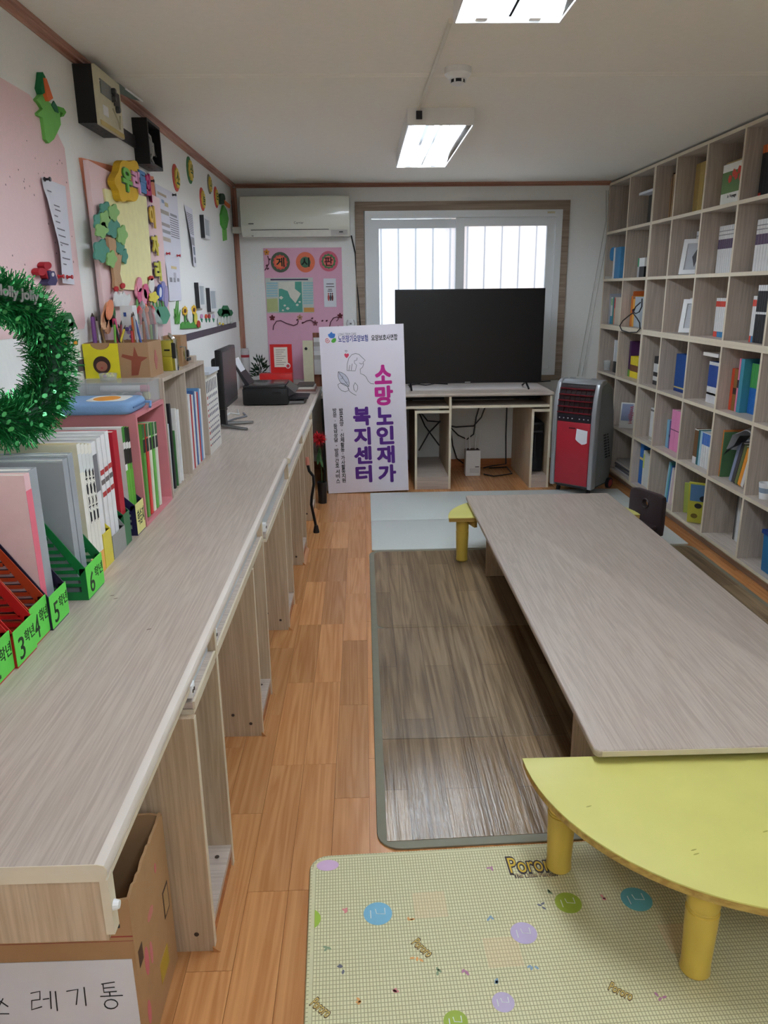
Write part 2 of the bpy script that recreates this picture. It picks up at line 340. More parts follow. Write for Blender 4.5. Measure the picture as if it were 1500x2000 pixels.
M_wmat = mat('white_mat_vinyl', (214, 220, 216), .45, var=.03, scale=80)
y_f = P(760, 1018, Z=0).y
MB().prism([(.030, 4.268), (1.955, 4.275), (1.955, y_f-.002), (.032, y_f-.002)], 'z', 0, .009).build('panel', M_wmat, wm, bevel=.002)
MB().prism([(.032, y_f+.002), (1.955, y_f+.002), (1.955, 5.60), (.034, 5.60)], 'z', 0, .009).build('panel', M_wmat, wm, bevel=.002)
box('hinge_fold', M_wmat, wm, .036, 1.95, y_f-.002, y_f+.002, 0, .004)
# ---- children's play mat (the printed cartoon figures are left out)
pmx = thing('play_mat', 'cream ribbed play mat with printed coloured discs on near floor', 'play mat', (.8, 1.1, 0), math.radians(2.2), world=False)
PMI = Matrix.Translation((.8, 1.1, 0)) @ Matrix.Rotation(math.radians(2.2), 4, 'Z'); PMI = PMI.inverted()
pmat = bpy.data.materials.new('play_mat_foam'); pmat.use_nodes = True; nt = pmat.node_tree; b = nt.nodes['Principled BSDF']; b.inputs['Roughness'].default_value = .5
tc = nt.nodes.new('ShaderNodeTexCoord'); mp = nt.nodes.new('ShaderNodeMapping'); nt.links.new(tc.outputs['Object'], mp.inputs[0])
mp.inputs['Rotation'].default_value = (0, 0, math.pi/2)
br = nt.nodes.new('ShaderNodeTexBrick'); br.offset = 0; br.inputs['Scale'].default_value = 1; br.inputs['Brick Width'].default_value = .0105; br.inputs['Row Height'].default_value = .0075; br.inputs['Mortar Size'].default_value = .0011; br.inputs['Mortar Smooth'].default_value = .2
br.inputs['Color1'].default_value = lin((236, 232, 190)); br.inputs['Color2'].default_value = lin((232, 227, 184)); br.inputs['Mortar'].default_value = lin((186, 180, 134))
nt.links.new(mp.outputs[0], br.inputs[0])
vz = nt.nodes.new('ShaderNodeTexVoronoi'); vz.distance = 'CHEBYCHEV'; vz.inputs['Scale'].default_value = 7; vz.inputs['Randomness'].default_value = .7; nt.links.new(tc.outputs['Object'], vz.inputs['Vector'])
gt = nt.nodes.new('ShaderNodeMapRange'); gt.inputs['From Min'].default_value = .30; gt.inputs['From Max'].default_value = .28; gt.inputs['To Max'].default_value = .30; nt.links.new(vz.outputs['Distance'], gt.inputs[0])
mx = nt.nodes.new('ShaderNodeMix'); mx.data_type = 'RGBA'; mx.inputs['B'].default_value = lin((244, 206, 160)); nt.links.new(br.outputs[0], mx.inputs['A']); nt.links.new(gt.outputs[0], mx.inputs['Factor'])
sg = nt.nodes.new('ShaderNodeSeparateColor'); nt.links.new(vz.outputs['Color'], sg.inputs[0]); gg = nt.nodes.new('ShaderNodeMath'); gg.operation = 'GREATER_THAN'; gg.inputs[1].default_value = .72; nt.links.new(sg.outputs[0], gg.inputs[0])
g2 = nt.nodes.new('ShaderNodeMath'); g2.operation = 'MULTIPLY'; nt.links.new(gg.outputs[0], g2.inputs[0]); nt.links.new(gt.outputs[0], g2.inputs[1]); nt.links.new(g2.outputs[0], mx.inputs['Factor'])
nt.links.new(mx.outputs['Result'], b.inputs['Base Color'])
bp = nt.nodes.new('ShaderNodeBump'); bp.inputs['Strength'].default_value = .6; bp.inputs['Distance'].default_value = .002; nt.links.new(br.outputs['Fac'], bp.inputs['Height']); bp.invert = True; nt.links.new(bp.outputs[0], b.inputs['Normal'])
corner = PMI @ P(606, 1668, Z=.012); xe = corner.x; yt = (PMI @ P(900, 1655, Z=.012)).y
MB().prism(rrect(xe, 1.0, -.95, yt, .05), 'z', 0, .011).build('foam_sheet', pmat, pmx, bevel=.004)
MB().prism(rrect(xe+.008, .992, -.942, yt-.008, .046), 'z', .011, .0112).build('edge_line', mat('mat_edge', (226, 222, 180), .5), pmx)
MB().prism(rrect(xe+.016, .984, -.934, yt-.016, .04), 'z', .0112, .0116).build('printed_sheet', pmat, pmx)
def mp_(x, y): return PMI @ P(x, y, Z=.012)
def disc(x, y, rx, colr, mark=True):
    c = mp_(x, y); r = (mp_(x+rx, y)-c).length
    d = MB().prism(oval(c.x, c.y, r, r, 28), 'z', .0116, .0120).build('printed_disc', C(*colr, rough=.5), pmx)
    if mark:
        MB().tube([(c.x-r*.5, c.y+r*.3, .0112), (c.x-r*.5, c.y-r*.4, .0112)], .0016, 5).tube([(c.x-r*.15, c.y+r*.4, .0112), (c.x-r*.1, c.y, .0112), (c.x+r*.5, c.y-r*.1, .0112), (c.x+r*.5, c.y+r*.45, .0112)], .0016, 5).build('disc_mark', C(235, 240, 238), d)
for q in ((738, 1784, 28, (130, 194, 222)), (1023, 1822, 26, (206, 190, 222)), (1110, 1763, 26, (168, 190, 70)), (1243, 1756, 30, (108, 184, 190)), (983, 1957, 22, (204, 188, 216)), (1440, 1690, 26, (206, 190, 222)), (890, 1995, 24, (168, 190, 70))): disc(*q)
c = mp_(606, 1795); MB().prism([(max(p[0], xe+.017), p[1]) for p in oval(c.x, c.y, .026, .03, 20)], 'z', .0116, .012).build('printed_disc', C(168, 200, 70), pmx)
c = mp_(640, 1690); MB().prism([(p[0], min(p[1], yt-.018)) for p in oval(c.x, c.y, .03, .02, 20)], 'z', .0116, .012).build('printed_disc', C(226, 190, 222), pmx)
def mtext(body, x, y, wpx, ang, h, fillc, linec):
    c = mp_(x, y); s = (mp_(x+wpx/2, y)-mp_(x-wpx/2, y)).length
    M = Matrix.Translation((c.x, c.y, .0119)) @ Matrix.Rotation(math.radians(ang), 4, 'Z')
    V, F = fit(body, s*1.06, h*1.25, .055); MB().add(V, F, M).build('lettering_outline', C(*linec), pmx)
    V, F = fit(body, s, h, .0); MB().add([(a, b_, c__+.0006) for a, b_, c__ in V], F, M).build('lettering', C(*fillc), pmx)
mtext('Pororo', 1042, 1688, 98, 0, .055, (232, 196, 66), (70, 60, 60))
mtext('The Little Penguin', 1046, 1710, 82, 0, .016, (220, 200, 150), (70, 60, 60))
for x, y, an in ((826, 1851, -52), (628, 1968, -44), (1213, 1936, -38)): mtext('Pororo', x, y, 44, an, .022, (226, 200, 110), (110, 90, 60))
rnd = random.Random(3); cols = [(236, 150, 150), (240, 180, 110), (150, 180, 200), (200, 140, 170), (150, 170, 130), (120, 120, 130)]
for i, (x, y) in enumerate(((676, 1780), (798, 1796), (958, 1790), (960, 1694), (855, 1893), (672, 1890), (770, 1935), (704, 1956), (1040, 1883), (905, 1850+45), (1072, 1740), (1055, 1758+10), (1180, 1755), (815, 1860+10), (970, 1918), (1290, 1950), (640, 1850))):
    c = mp_(x, y); k = MB()
    for j in range(3):
        a = rnd.random()*6.28; d = rnd.random()*.012
        k.prism(oval(c.x+d*math.cos(a), c.y+d*math.sin(a), .006, .003, 8, a), 'z', .0116, .0119)
    k.build('printed_motif', C(*cols[i % 6]), pmx)
# ================================================================== LONG LOW TABLE
TH = .32
lt = thing('low_table', 'long low ash-laminate table over the brown mat', 'table', (1.03, 3.0, .0085))
X0, X1, Y0, Y1 = .598, 1.458, 1.724, 4.335
MB().prism(rrect(X0, X1, Y0, Y1, .018, 4), 'z', TH-.024, TH).build('tabletop', M_ashy, lt, bevel=.006, seg=3)
box('edge_band', M_edge, lt, X0+.02, X1-.02, Y0-.0012, Y0+.0005, TH-.019, TH-.004)
for y in (2.06, 3.80): box('leg_panel', M_ashz, lt, X0+.045, X1-.045, y, y+.022, .0085, TH-.024)
for x in (X0+.055, X1-.077): box('apron', M_ashy, lt, x, x+.022, 2.082, 3.80, TH-.084, TH-.024)
# ================================================================== YELLOW HALF-MOON TABLES
M_yel = mat('yellow_laminate', (222, 216, 124), .40, var=.04, scale=9)
M_yw = wood('yellow_wood_edge', (212, 178, 96), (176, 138, 66), 'x', .5, .5)
M_yleg = mat('yellow_painted_leg', (222, 190, 84), .35, var=.05, scale=14)
def half_moon(label, cx, cy, R, sgn, angs, zt):
    t = thing('half_moon_table', label, 'table', (cx, cy, 0), 0, 'yellow half-moon tables')
    pts = [(cx+R*math.cos(a), cy+sgn*(R if sgn < 0 else .84*R)*math.sin(a)) for a in [math.pi*i/40 for i in range(41)]]
    if sgn < 0: pts = pts[::-1]
    z0 = .0128 if sgn < 0 else .0096
    MB().prism(pts, 'z', zt-.005, zt).build('tabletop', M_yel, t, bevel=.0015)
    MB().prism([(cx+(x-cx)*.995, cy+(y-cy)*.995) for x, y in pts], 'z', zt-.024, zt-.005).build('edge', M_yw, t)
    for (lx, ly) in angs:
        g = MB().lathe([(.030, z0), (.034, z0+.006), (.032, z0+.03), (.036, zt*.62), (.0365, zt*.66), (.034, zt*.665), (.0355, zt*.69), (.034, zt*.695), (.036, zt*.72), (.036, zt-.03), (.033, zt-.024)], 22, (lx, ly, 0)).build('leg', M_yleg, t, True)
        w_ = MB(); d = (Vector((cx, cy+sgn*.2))-Vector((lx, ly))).normalized(); n = Vector((-d.y, d.x)); p = Vector((lx, ly))-n*.07; q = Vector((lx, ly))+n*.07
        w_.prism([(p+d*.04)[:], (p+d*.058)[:], (q+d*.058)[:], (q+d*.04)[:]], 'z', zt-.06, zt-.024).build('corner_block', M_yw, t)
    return t
hm = half_moon('scuffed yellow half-moon table standing on the play mat', .967, 1.757, .556, -1, ((.498, 1.652), (.727, 1.325), (1.21, 1.325), (1.44, 1.652)), .28)
for i, (x, y) in enumerate(((1355, 1660), (1060+300, 1668), (1495, 1624), (1150, 1575))):
    c = P(x, y, Z=.28); MB().prism(oval(c.x, c.y, .008, .0018, 10, .3), 'z', .28, .2803).build('scuff_mark', C(178, 170, 80), hm)
half_moon('yellow half-moon table at the far end of the long table', 1.0, 4.005, .54, 1, ((.545, 4.06), (.77, 4.33), (1.24, 4.33), (1.33, 4.06)), .28)
# ================================================================== CHILD CHAIR
cp = (P(1234, 964, X=1.60), P(1298, 986, X=1.70)); ca = Vector((cp[0].x, cp[0].y, 0)); cb = Vector((cp[1].x, cp[1].y, 0)); dd = (cb-ca); wch = dd.length; dd.normalize()
ch = thing('child_chair', 'small dark brown plastic child chair with round hole in backrest', 'chair', ((ca+cb)/2+Vector((0, 0, .0085))), math.atan2(dd.y, dd.x), world=False)
M_chair = mat('dark_brown_plastic', (62, 50, 52), .42, var=.04)
hw = wch/2; zt = .355
import bmesh
def plate_with_hole(w, z0, z1, hz, r, y0, y1):
    out = rrect(-w, w, z0, z1, .03, 5); n = 28
    def ray(a):
        d = Vector((math.cos(a), math.sin(a))); best = None; o = Vector((0, hz))
        for i in range(len(out)):
            p, q = Vector(out[i]), Vector(out[(i+1) % len(out)]); e = q-p; den = d.x*e.y-d.y*e.x
            if abs(den) < 1e-9: continue
            t = ((p.x-o.x)*e.y-(p.y-o.y)*e.x)/den; s = ((p.x-o.x)*d.y-(p.y-o.y)*d.x)/den
            if t > 0 and -1e-6 <= s <= 1+1e-6 and (best is None or t < best): best = t
        return o+d*best
    A = [ray(2*math.pi*i/n) for i in range(n)]; B = [Vector((r*math.cos(2*math.pi*i/n), hz+r*math.sin(2*math.pi*i/n))) for i in range(n)]
    v = [(p.x, y0, p.y) for p in A]+[(p.x, y0, p.y) for p in B]+[(p.x, y1, p.y) for p in A]+[(p.x, y1, p.y) for p in B]; f = []
    for i in range(n):
        j = (i+1) % n; f += [(i, j, n+j, n+i), (2*n+j, 2*n+i, 3*n+i, 3*n+j), (j, i, 2*n+i, 2*n+j), (n+i, n+j, 3*n+j, 3*n+i)]
    return MB().add(v, f)
plate_with_hole(hw, .10, zt, zt-.072, .024, -.016, .016).build('backrest', M_chair, ch, bevel=.004)
lt_ = MB().tube([(.027*math.cos(a), -.017, zt-.072+.027*math.sin(a)) for a in [i*math.pi/8 for i in range(17)]], .004, 6).build('hole_rim', M_chair, ch)
MB().prism(rrect(-hw+.01, hw-.01, -.26, -.016, .03), 'z', .155, .175).build('seat', M_chair, ch, bevel=.004)
for x in (-hw+.025, hw-.025):
    for y in (-.235, -.002): MB().tube([(x, y, 0), (x*.96, y*.97, .157)], [.014, .016], 10).build('leg', M_chair, ch)
# ================================================================== LEFT COUNTER: DESK UNITS + WORKTOPS
YN = [1.43, 2.33, 3.194, 4.056, 4.92]
M_alu = mat('pale_rail', (196, 202, 204), .4, var=.03)
M_screw = mat('dark_screw', (70, 60, 52), .5, metal=.3)
def desk(i, yn, prev, edge):
    fx = edge-.012; d = thing('computer_desk', ['desk frame beside the carton under the near end of the counter', 'second desk frame from the carton under the counter', 'third desk frame from the carton under the counter', 'fourth desk frame from the carton under the counter', 'desk frame at the far end of the counter by the red flower'][i], 'desk', (-.7, yn, 0), 0, 'desk frames under the left counter')
    bx = WL+.02
    p = MB().prism([(bx, 0), (fx-.05, 0), (fx, .0), (fx, .625), (bx, .625)], 'y', yn, yn+.018).build('side_panel', M_ashz, d)
    box('edge_band', M_edge, p, fx, fx+.0012, yn, yn+.018, 0, .625)
    for s in ((fx-.04, .05), (fx-.10, .085)): MB().lathe([(.006, 0), (.005, .0015)], 10, M=frame((s[0], yn, s[1]), (1, 0, 0), (0, 0, 1)) @ Matrix.Scale(1, 4)).build('screw', M_screw, p)
    p = MB().box(bx, fx, yn+.262, yn+.28, 0, .722).build('side_panel', M_ashz, d)
    box('edge_band', M_edge, p, fx, fx+.0012, yn+.262, yn+.28, 0, .722)
    b_ = box('base_shelf', M_ashx, d, bx, fx, yn+.018, yn+.262, .062, .08)
    for q in (.05, .22): MB().lathe([(.006, 0), (.006, .001)], 10, (fx-.03, yn+.018+q-.02, .08)).build('screw', M_screw, b_)
    box('kick_board', MATS['base_vinyl'], d, fx-.02, fx-.004, yn+.018, yn+.262, 0, .062)
    MB().prism([(fx+.014, 0), (fx-.004, .016), (fx-.004, 0)], 'y', yn-.004, yn+.284).build('vinyl_cove', M_floor, d)
    box('back_panel', M_ashz, d, bx-.015, bx, yn, yn+.28, .08, .60)
    # keyboard tray, its rail and batten
    pv = prev; prev = yn+.014 if i == 0 else prev
    if i == 0: box('rail', M_alu, d, fx-.02, fx-.006, pv, yn, .694, .7215); box('rail_lip', M_edge, d, fx-.006, fx-.002, pv, yn, .690, .700)
    t = box('keyboard_tray', M_ashx, d, bx+.1, fx-.004, prev+.004, yn+.258, .640, .654)
    box('tray_edge', M_edge, t, fx-.004, fx+.001, prev+.004, yn+.258, .638, .656)
    box('batten', M_edge, d, fx-.03, fx-.002, prev+.004, yn+.258, .625, .637)
    box('rail', M_alu, d, fx-.028, fx-.018, prev+.03, yn+.258, .656, .704)
    k = box('bracket', M_white, d, fx-.03, fx-.002, prev+.002, prev+.03, .664, .694, bevel=.002)
    for q in (.009, .021): MB().lathe([(.0042, 0), (.0042, .0012)], 8, M=frame((fx-.002, prev+q, .679), (0, 1, 0), (0, 0, 1))).build('hole', M_screw, k)
    return d
EA, EB = -.366, -.352
for i, yn in enumerate(YN): desk(i, yn, YN[i-1]+.28 if i else .89, EA if yn < 3 else EB)
ne = thing('end_panel', 'short ash-laminate apron panel closing the near end of the counter', 'panel', (-.7, .87, .6))
zb = P(100, 1840, Y=.868).z
box('panel', M_ashz, ne, WL+.002, EA-.012, .868, .886, zb, CT-.028); box('post', M_edge, ne, EA-.014, EA-.002, .866, .886, zb+.012, CT-.03)
MB().lathe([(.008, 0), (.006, .008)], 12, M=frame((EA-.002, .876, zb+.055), (0, 1, 0), (0, 0, 1))).build('rubber_stop', M_white, ne)
def worktop(name, lab, ex, y0, y1):
    t = thing(name, lab, 'worktop', ((WL+ex)/2, (y0+y1)/2, CT-.028))
    pts = [(WL+.002, CT-.028), (ex-.012, CT-.028), (ex-.003, CT-.0255), (ex, CT-.019), (ex, CT-.009), (ex-.003, CT-.0025), (ex-.012, CT), (WL+.002, CT)]
    xn = ex-.016; MB().prism([(min(a, xn), b_) for a, b_ in pts if a < ex-.005], 'y', y0, y1).build('board', M_ashy, t)
    MB().prism([(xn, CT-.028)]+pts[1:7]+[(xn, CT)], 'y', y0, y1).build('front_nosing', mat('highlight_nosing', (222, 212, 202), .3, var=.03, scale=20, stretch=(1, .05, 1)), t, True)  # edge highlight painted in: nosing coloured lighter than the board
    MB().prism([(a, b_) for a, b_ in pts], 'y', y0-.0015, y0).build('end_band', M_edge, t)
    return t
wt = worktop('worktop', 'near pale ash-laminate counter top carrying the file boxes', EA, .863, 3.475)
worktop('worktop', 'far pale ash-laminate counter top carrying the printer', EB, 3.478, BW-.002)
for x, y in ((219, 1163), (291, 1229), (226, 1169)):
    c = P(x, y, Z=CT); MB().prism(oval(c.x, c.y, .006, .002, 8, .6), 'z', CT, CT+.0003).build('scuff_mark', C(120, 104, 92), wt)
# ================================================================== CARTON
cx1, cy0, cy1, cz = -.462, 1.165, 1.412, .405
cb_ = thing('carton', 'open brown carton with handwritten paper label under the counter end', 'carton', (-.66, 1.29, 0))
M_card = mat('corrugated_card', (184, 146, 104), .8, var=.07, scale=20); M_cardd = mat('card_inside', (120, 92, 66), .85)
xl = -.88; tt = .006
for nm, q in (('side', (xl, cx1, cy0, cy0+tt)), ('side', (xl, cx1, cy1-tt, cy1)), ('side', (xl, xl+tt, cy0+tt, cy1-tt)), ('side', (cx1-tt, cx1, cy0+tt, cy1-tt))):
    s = MB()
    n = 16
    along_x = (q[1]-q[0]) > (q[3]-q[2])
    pts = []
    for i in range(n+1):
        u = i/n; pts.append(((q[0]+(q[1]-q[0])*u) if along_x else (q[2]+(q[3]-q[2])*u), cz+random.uniform(-.006, .006)))
    poly = [(pts[0][0], 0), (pts[-1][0], 0)]+pts[::-1]
    s.prism(poly, 'y' if along_x else 'x', q[2] if along_x else q[0], q[3] if along_x else q[1]).build(nm, M_card, cb_)
box('bottom', M_cardd, cb_, xl+tt, cx1-tt, cy0+tt, cy1-tt, .002, .008)
# prints on the carton
y_ = cy0-.0006
pb = MB(); pb.prism(rrect(-.536, -.484, .340, .376, .002), 'y', y_, cy0).build('printed_block', M_dark, cb_)
for an in (90, 210, 330): MB().prism(oval(-.510+.008*math.cos(math.radians(an)), .357+.008*math.sin(math.radians(an)), .007, .0045, 10, math.radians(an)), 'y', y_-.0004, y_).build('printed_petal', C(196, 160, 120), cb_)
box('printed_line', C(168, 70, 60), cb_, xl, cx1, y_, cy0, .318, .3205); box('printed_line', C(168, 90, 80), cb_, xl, cx1, y_, cy0, .308, .309)
MB().prism(oval(-.64, .352, .03, .012, 14), 'y', y_, cy0).build('printed_blot', C(204, 110, 110), cb_)
x_ = cx1+.0006
for (yy, zz, ry, rz_, cc) in ((1.22, .20, .012, .035, (208, 110, 120)), (1.25, .19, .008, .028, (208, 120, 128)), (1.27, .27, .02, .012, (206, 130, 120)), (1.20, .09, .01, .03, (208, 110, 120)), (1.33, .33, .006, .012, (200, 110, 110))):
    MB().prism(oval(yy, zz, ry, rz_, 14), 'x', cx1, x_).build('printed_blot', C(*cc), cb_)
for q in ((1.18, 1.205, .225, .265, (70, 46, 40)), (1.355, 1.395, .17, .24, (70, 46, 40)), (1.36, 1.39, .176, .234, (190, 156, 110)), (1.29, 1.35, .06, .11, (190, 160, 50))): box('printed_block', C(*q[4]), cb_, cx1, x_+(.0004 if q[4][0] == 190 else 0), *q[:4])
a_, b_, c_ = P(262, 1872, Y=cy0), P(0, 1884, Y=cy0), P(275, 2000, Y=cy0)
lb = box('paper_label', M_paper, cb_, -.86, a_.x-.004, y_-.001, y_, .02, a_.z)
hand = {  # pen strokes in photo pixels
 1: [[(60, 1940), (78, 1936), (78, 1952), (62, 1954), (62, 1972), (82, 1966)], [(84, 1952), (96, 1950)], [(98, 1936), (100, 1970)], [(108, 1936), (112, 1974)]],
 2: [[(130, 1936), (152, 1932), (149, 1962)], [(164, 1928), (168, 1964)]],
 3: [[(198, 1922), (224, 1918)], [(201, 1922), (203, 1938), (228, 1936)], [(202, 1930), (224, 1928)], [(214, 1938), (215, 1946)], [(196, 1946), (240, 1944)], [(205+13*math.cos(t_)+12, 1961+9*math.sin(t_)) for t_ in [i*math.pi/6 for i in range(13)]]],
 4: [[(0, 1955), (16, 1966)], [(-2, 1966), (6, 1950)], [(0, 1980), (18, 1980)]]}
for st in hand.values():
    for ln in st: MB().tube([P(x, y, Y=y_-.0012) for x, y in ln], .0013, 5).build('pen_stroke', M_dark, lb)
cwk = thing('walking_stick', 'black bent metal tube leg with pink cap standing beside the counter', 'walking stick', (-.33, 4.66, 0))
foot = P(618, 1040, Z=0); fx_ = foot.x; pts = [(foot.x, foot.y, .035)]
for x, y in ((608, 985), (609, 970), (613, 945), (612, 930), (604, 920), (601, 908)): p = P(x, y, Y=foot.y); pts.append(tuple(p))
MB().tube(pts, .009, 8).build('tube', M_black, cwk, True)
MB().lathe([(.02, 0), (.02, .01), (.012, .05)], 12, (foot.x, foot.y, 0)).build('rubber_foot', M_black, cwk, True)
MB().tube([pts[-1], (pts[-1][0]-.002, pts[-1][1], pts[-1][2]+.05)], [.014, .011], 8).build('cap', C(226, 150, 130), cwk, True)
# ================================================================== BACK WALL
ac = thing('air_conditioner', 'white wall-mounted air conditioner above the pink notice board', 'air conditioner', (-.5, BW, 1.93))
M_ac = mat('ac_white', (228, 230, 218), .22, var=.01, coat=.3)
A0, A1 = P(467, 382, Y=6.26).x, P(682, 382, Y=6.26).x; Zt, Zb = P(570, 382, Y=6.26).z, P(570, 462, Y=6.30).z
pr = [(BW, Zb), (BW-.16, Zb), (BW-.195, Zb+.045), (BW-.205, Zb+.09), (BW-.20, Zt-.005), (BW-.19, Zt), (BW, Zt)]
MB().prism(pr, 'x', A0, A1).build('body', M_ac, ac, bevel=.006)
MB().prism([(BW-.163, Zb+.002), (BW-.196, Zb+.046), (BW-.199, Zb+.045), (BW-.166, Zb-.001)], 'x', A0+.09, A1-.15).build('louvre', mat('ac_louvre', (232, 232, 222), .3), ac)
for q in ((A0+.075, A1-.165, .048, .052), (A0+.075, A1-.165, .006, .009)):
    MB().tube([(q[0], BW-.199-(0 if q[2] > .03 else -.031), Zb+q[2]), (q[1], BW-.199-(0 if q[2] > .03 else -.031), Zb+q[2])], .0022, 5).build('louvre_gap', M_dark, ac)
MB().prism([(BW-.168, Zb+.01), (BW-.1965, Zb+.046), (BW-.1985, Zb+.045), (BW-.17, Zb+.009)], 'x', A1-.15, A1-.02).build('display_panel', C(205, 205, 200, rough=.3), ac)
MB().box(A1-.085, A1-.055, BW-.192, BW-.184, Zb+.026, Zb+.032).build('display_digits', M_dark, ac)
V, F = fit('Carrier', .075, .018); MB().add(V, F, frame((A0+.45, BW-.2065, Zb+.098), (1, 0, 0), (0, 0, 1))).build('lettering', C(110, 108, 100), ac)
box('side_sticker', M_dark, ac, A0+.06, A0+.10, BW-.2068, BW-.2055, Zb+.09, Zb+.096)
box('pipe_cover', C(206, 204, 190), ac, WL+.01, A0+.01, BW-.15, BW-.07, Zb+.03, Zb+.075)
cbl = [P(686, 460, Y=BW-.012), P(694, 495, Y=BW-.012), P(697, 550, Y=BW-.012), P(704, 640, Y=BW-.024), P(707, 700, Y=BW-.024)]
tag(MB().tube(cbl, .006, 6).build('power_cable', M_black, smooth=True), 'black cable dropping from the air conditioner past the window edge', 'cable')
# ---- pink notice board
nbd = thing('notice_board', 'pink paper notice board on back wall below the air conditioner', 'notice board', (-.48, BW, .8))
bx0, bx1, bz0, bz1 = P(514, 486, Y=BW).x, P(667, 484, Y=BW).x, .79, P(590, 484, Y=BW).z
M_pink = mat('pink_paper', (232, 180, 204), .8, var=.02)
box('sheet', M_pink, nbd, bx0, bx1, BW-.006, BW-.0008, bz0, bz1)
def zq(x, y, d=.008): return P(450+x*.23333, 340+y*.23333, Y=BW-d)
for i, (x, y, rim, mid, inn, ch_, lc) in enumerate(((418, 738, (84, 104, 84), (224, 96, 84), (240, 130, 80), '게', (30, 30, 30)), (628, 738, (240, 128, 92), (240, 128, 92), (74, 118, 90), '시', (20, 30, 28)), (822, 730, (222, 106, 130), (84, 140, 88), (236, 120, 110), '판', (90, 20, 30)))):
    c = zq(x, y); d = MB().prism(oval(c.x, c.z, .077, .079, 30), 'y', BW-.010, BW-.006).build('round_badge', C(*rim), nbd)
    MB().prism(oval(c.x, c.z, .056, .056, 48, 0, .07, 12), 'y', BW-.013, BW-.010).build('scalloped_ring', C(*mid), d)
    MB().prism(oval(c.x, c.z, .042, .042, 24), 'y', BW-.015, BW-.013).build('centre', C(*inn), d)
    V, F = fit(ch_, .068, .072, .025); MB().add(V, F, frame((c.x, BW-.0155, c.z), (1, 0, 0), (0, 0, 1))).build('lettering', C(*lc), d)
# map poster
mpz = [zq(290, 870), zq(700, 1160)]; x0, x1, z1, z0 = mpz[0].x, mpz[1].x, mpz[0].z, mpz[1].z
mpo = thing('map_poster', 'small poster with a green sea map pinned on the pink board', 'poster', ((x0+x1)/2, BW-.006, z0))
yb = BW-.0065
box('sheet', C(206, 212, 204), mpo, x0, x1, yb-.002, yb, z0, z1)
def mq(x, y): p = zq(x, y); return (p.x, p.z)
MB().prism([mq(405, 905), mq(595, 900), mq(605, 1155), mq(408, 1155)], 'y', yb-.003, yb-.002).build('sea', C(86, 168, 150), mpo)
MB().prism([mq(405, 905), mq(540, 900), mq(540, 960), mq(590, 1000), mq(545, 1080), mq(500, 1030), mq(480, 980), mq(430, 960), mq(405, 960)], 'y', yb-.0036, yb-.003).build('land', C(226, 226, 214), mpo)
for x, y, r in ((425, 1035, 16), (455, 1100, 10), (480, 1125, 14), (440, 1140, 9), (560, 1095, 12), (580, 1070, 10)): MB().prism(oval(*mq(x, y), r*.001, r*.0008, 9, 0, .15), 'y', yb-.0036, yb-.003).build('island', C(226, 226, 214), mpo)
MB().prism([mq(335, 878), mq(650, 876), mq(650, 888), mq(335, 890)], 'y', yb-.003, yb-.002).build('title_bar', C(74, 60, 96), mpo)
for k in range(6): MB().prism([mq(302, 908+k*21), mq(395, 907+k*21), mq(395, 920+k*21), mq(302, 921+k*21)], 'y', yb-.003, yb-.002).build('table_row', C(160, 204, 214), mpo)
for k in range(9): MB().prism([mq(608, 905+k*21), mq(692, 904+k*21), mq(692, 919+k*21), mq(608, 920+k*21)], 'y', yb-.003, yb-.002).build('table_row', C(160, 204, 206), mpo)
MB().prism([mq(305, 1045), mq(395, 1040), mq(400, 1150), mq(308, 1155)], 'y', yb-.003, yb-.002).build('photo', C(190, 200, 140), mpo)
MB().prism([mq(615, 1118), mq(700, 1118), mq(702, 1155), mq(616, 1155)], 'y', yb-.003, yb-.002).build('photo', C(216, 160, 84), mpo)
# flyer
p0, p1 = zq(779, 874), zq(889, 1112); fy = thing('flyer', 'narrow white flyer with small figures pinned on the pink board', 'flyer', ((p0.x+p1.x)/2, BW-.006, p1.z))
MB().grid(lambda u, v: (p0.x+(p1.x-p0.x)*u, yb-.004-.006*(1-v)**3, p1.z+(p0.z-p1.z)*v), 3, 8).build('sheet', M_paper, fy)
for k, (y, w_) in enumerate(((920, .03), (942, .034), (965, .016), (980, .02), (1092, .024))):
    c = zq(834, y, .012); box('print_line', C(90, 90, 96), fy, c.x-w_, c.x+w_, yb-.0075, yb-.0045, c.z-.003, c.z+.003)
for x, cc in ((822, (196, 90, 90)), (838, (70, 80, 90)), (854, (120, 60, 60))):
    c = zq(x, 1035, .012); k = MB().prism(oval(c.x, c.z, .008, .026, 10), 'y', yb-.0085, yb-.0045).prism(oval(c.x, c.z+.032, .006, .007, 8), 'y', yb-.0085, yb-.0045); k.build('printed_figure', C(*cc), fy)
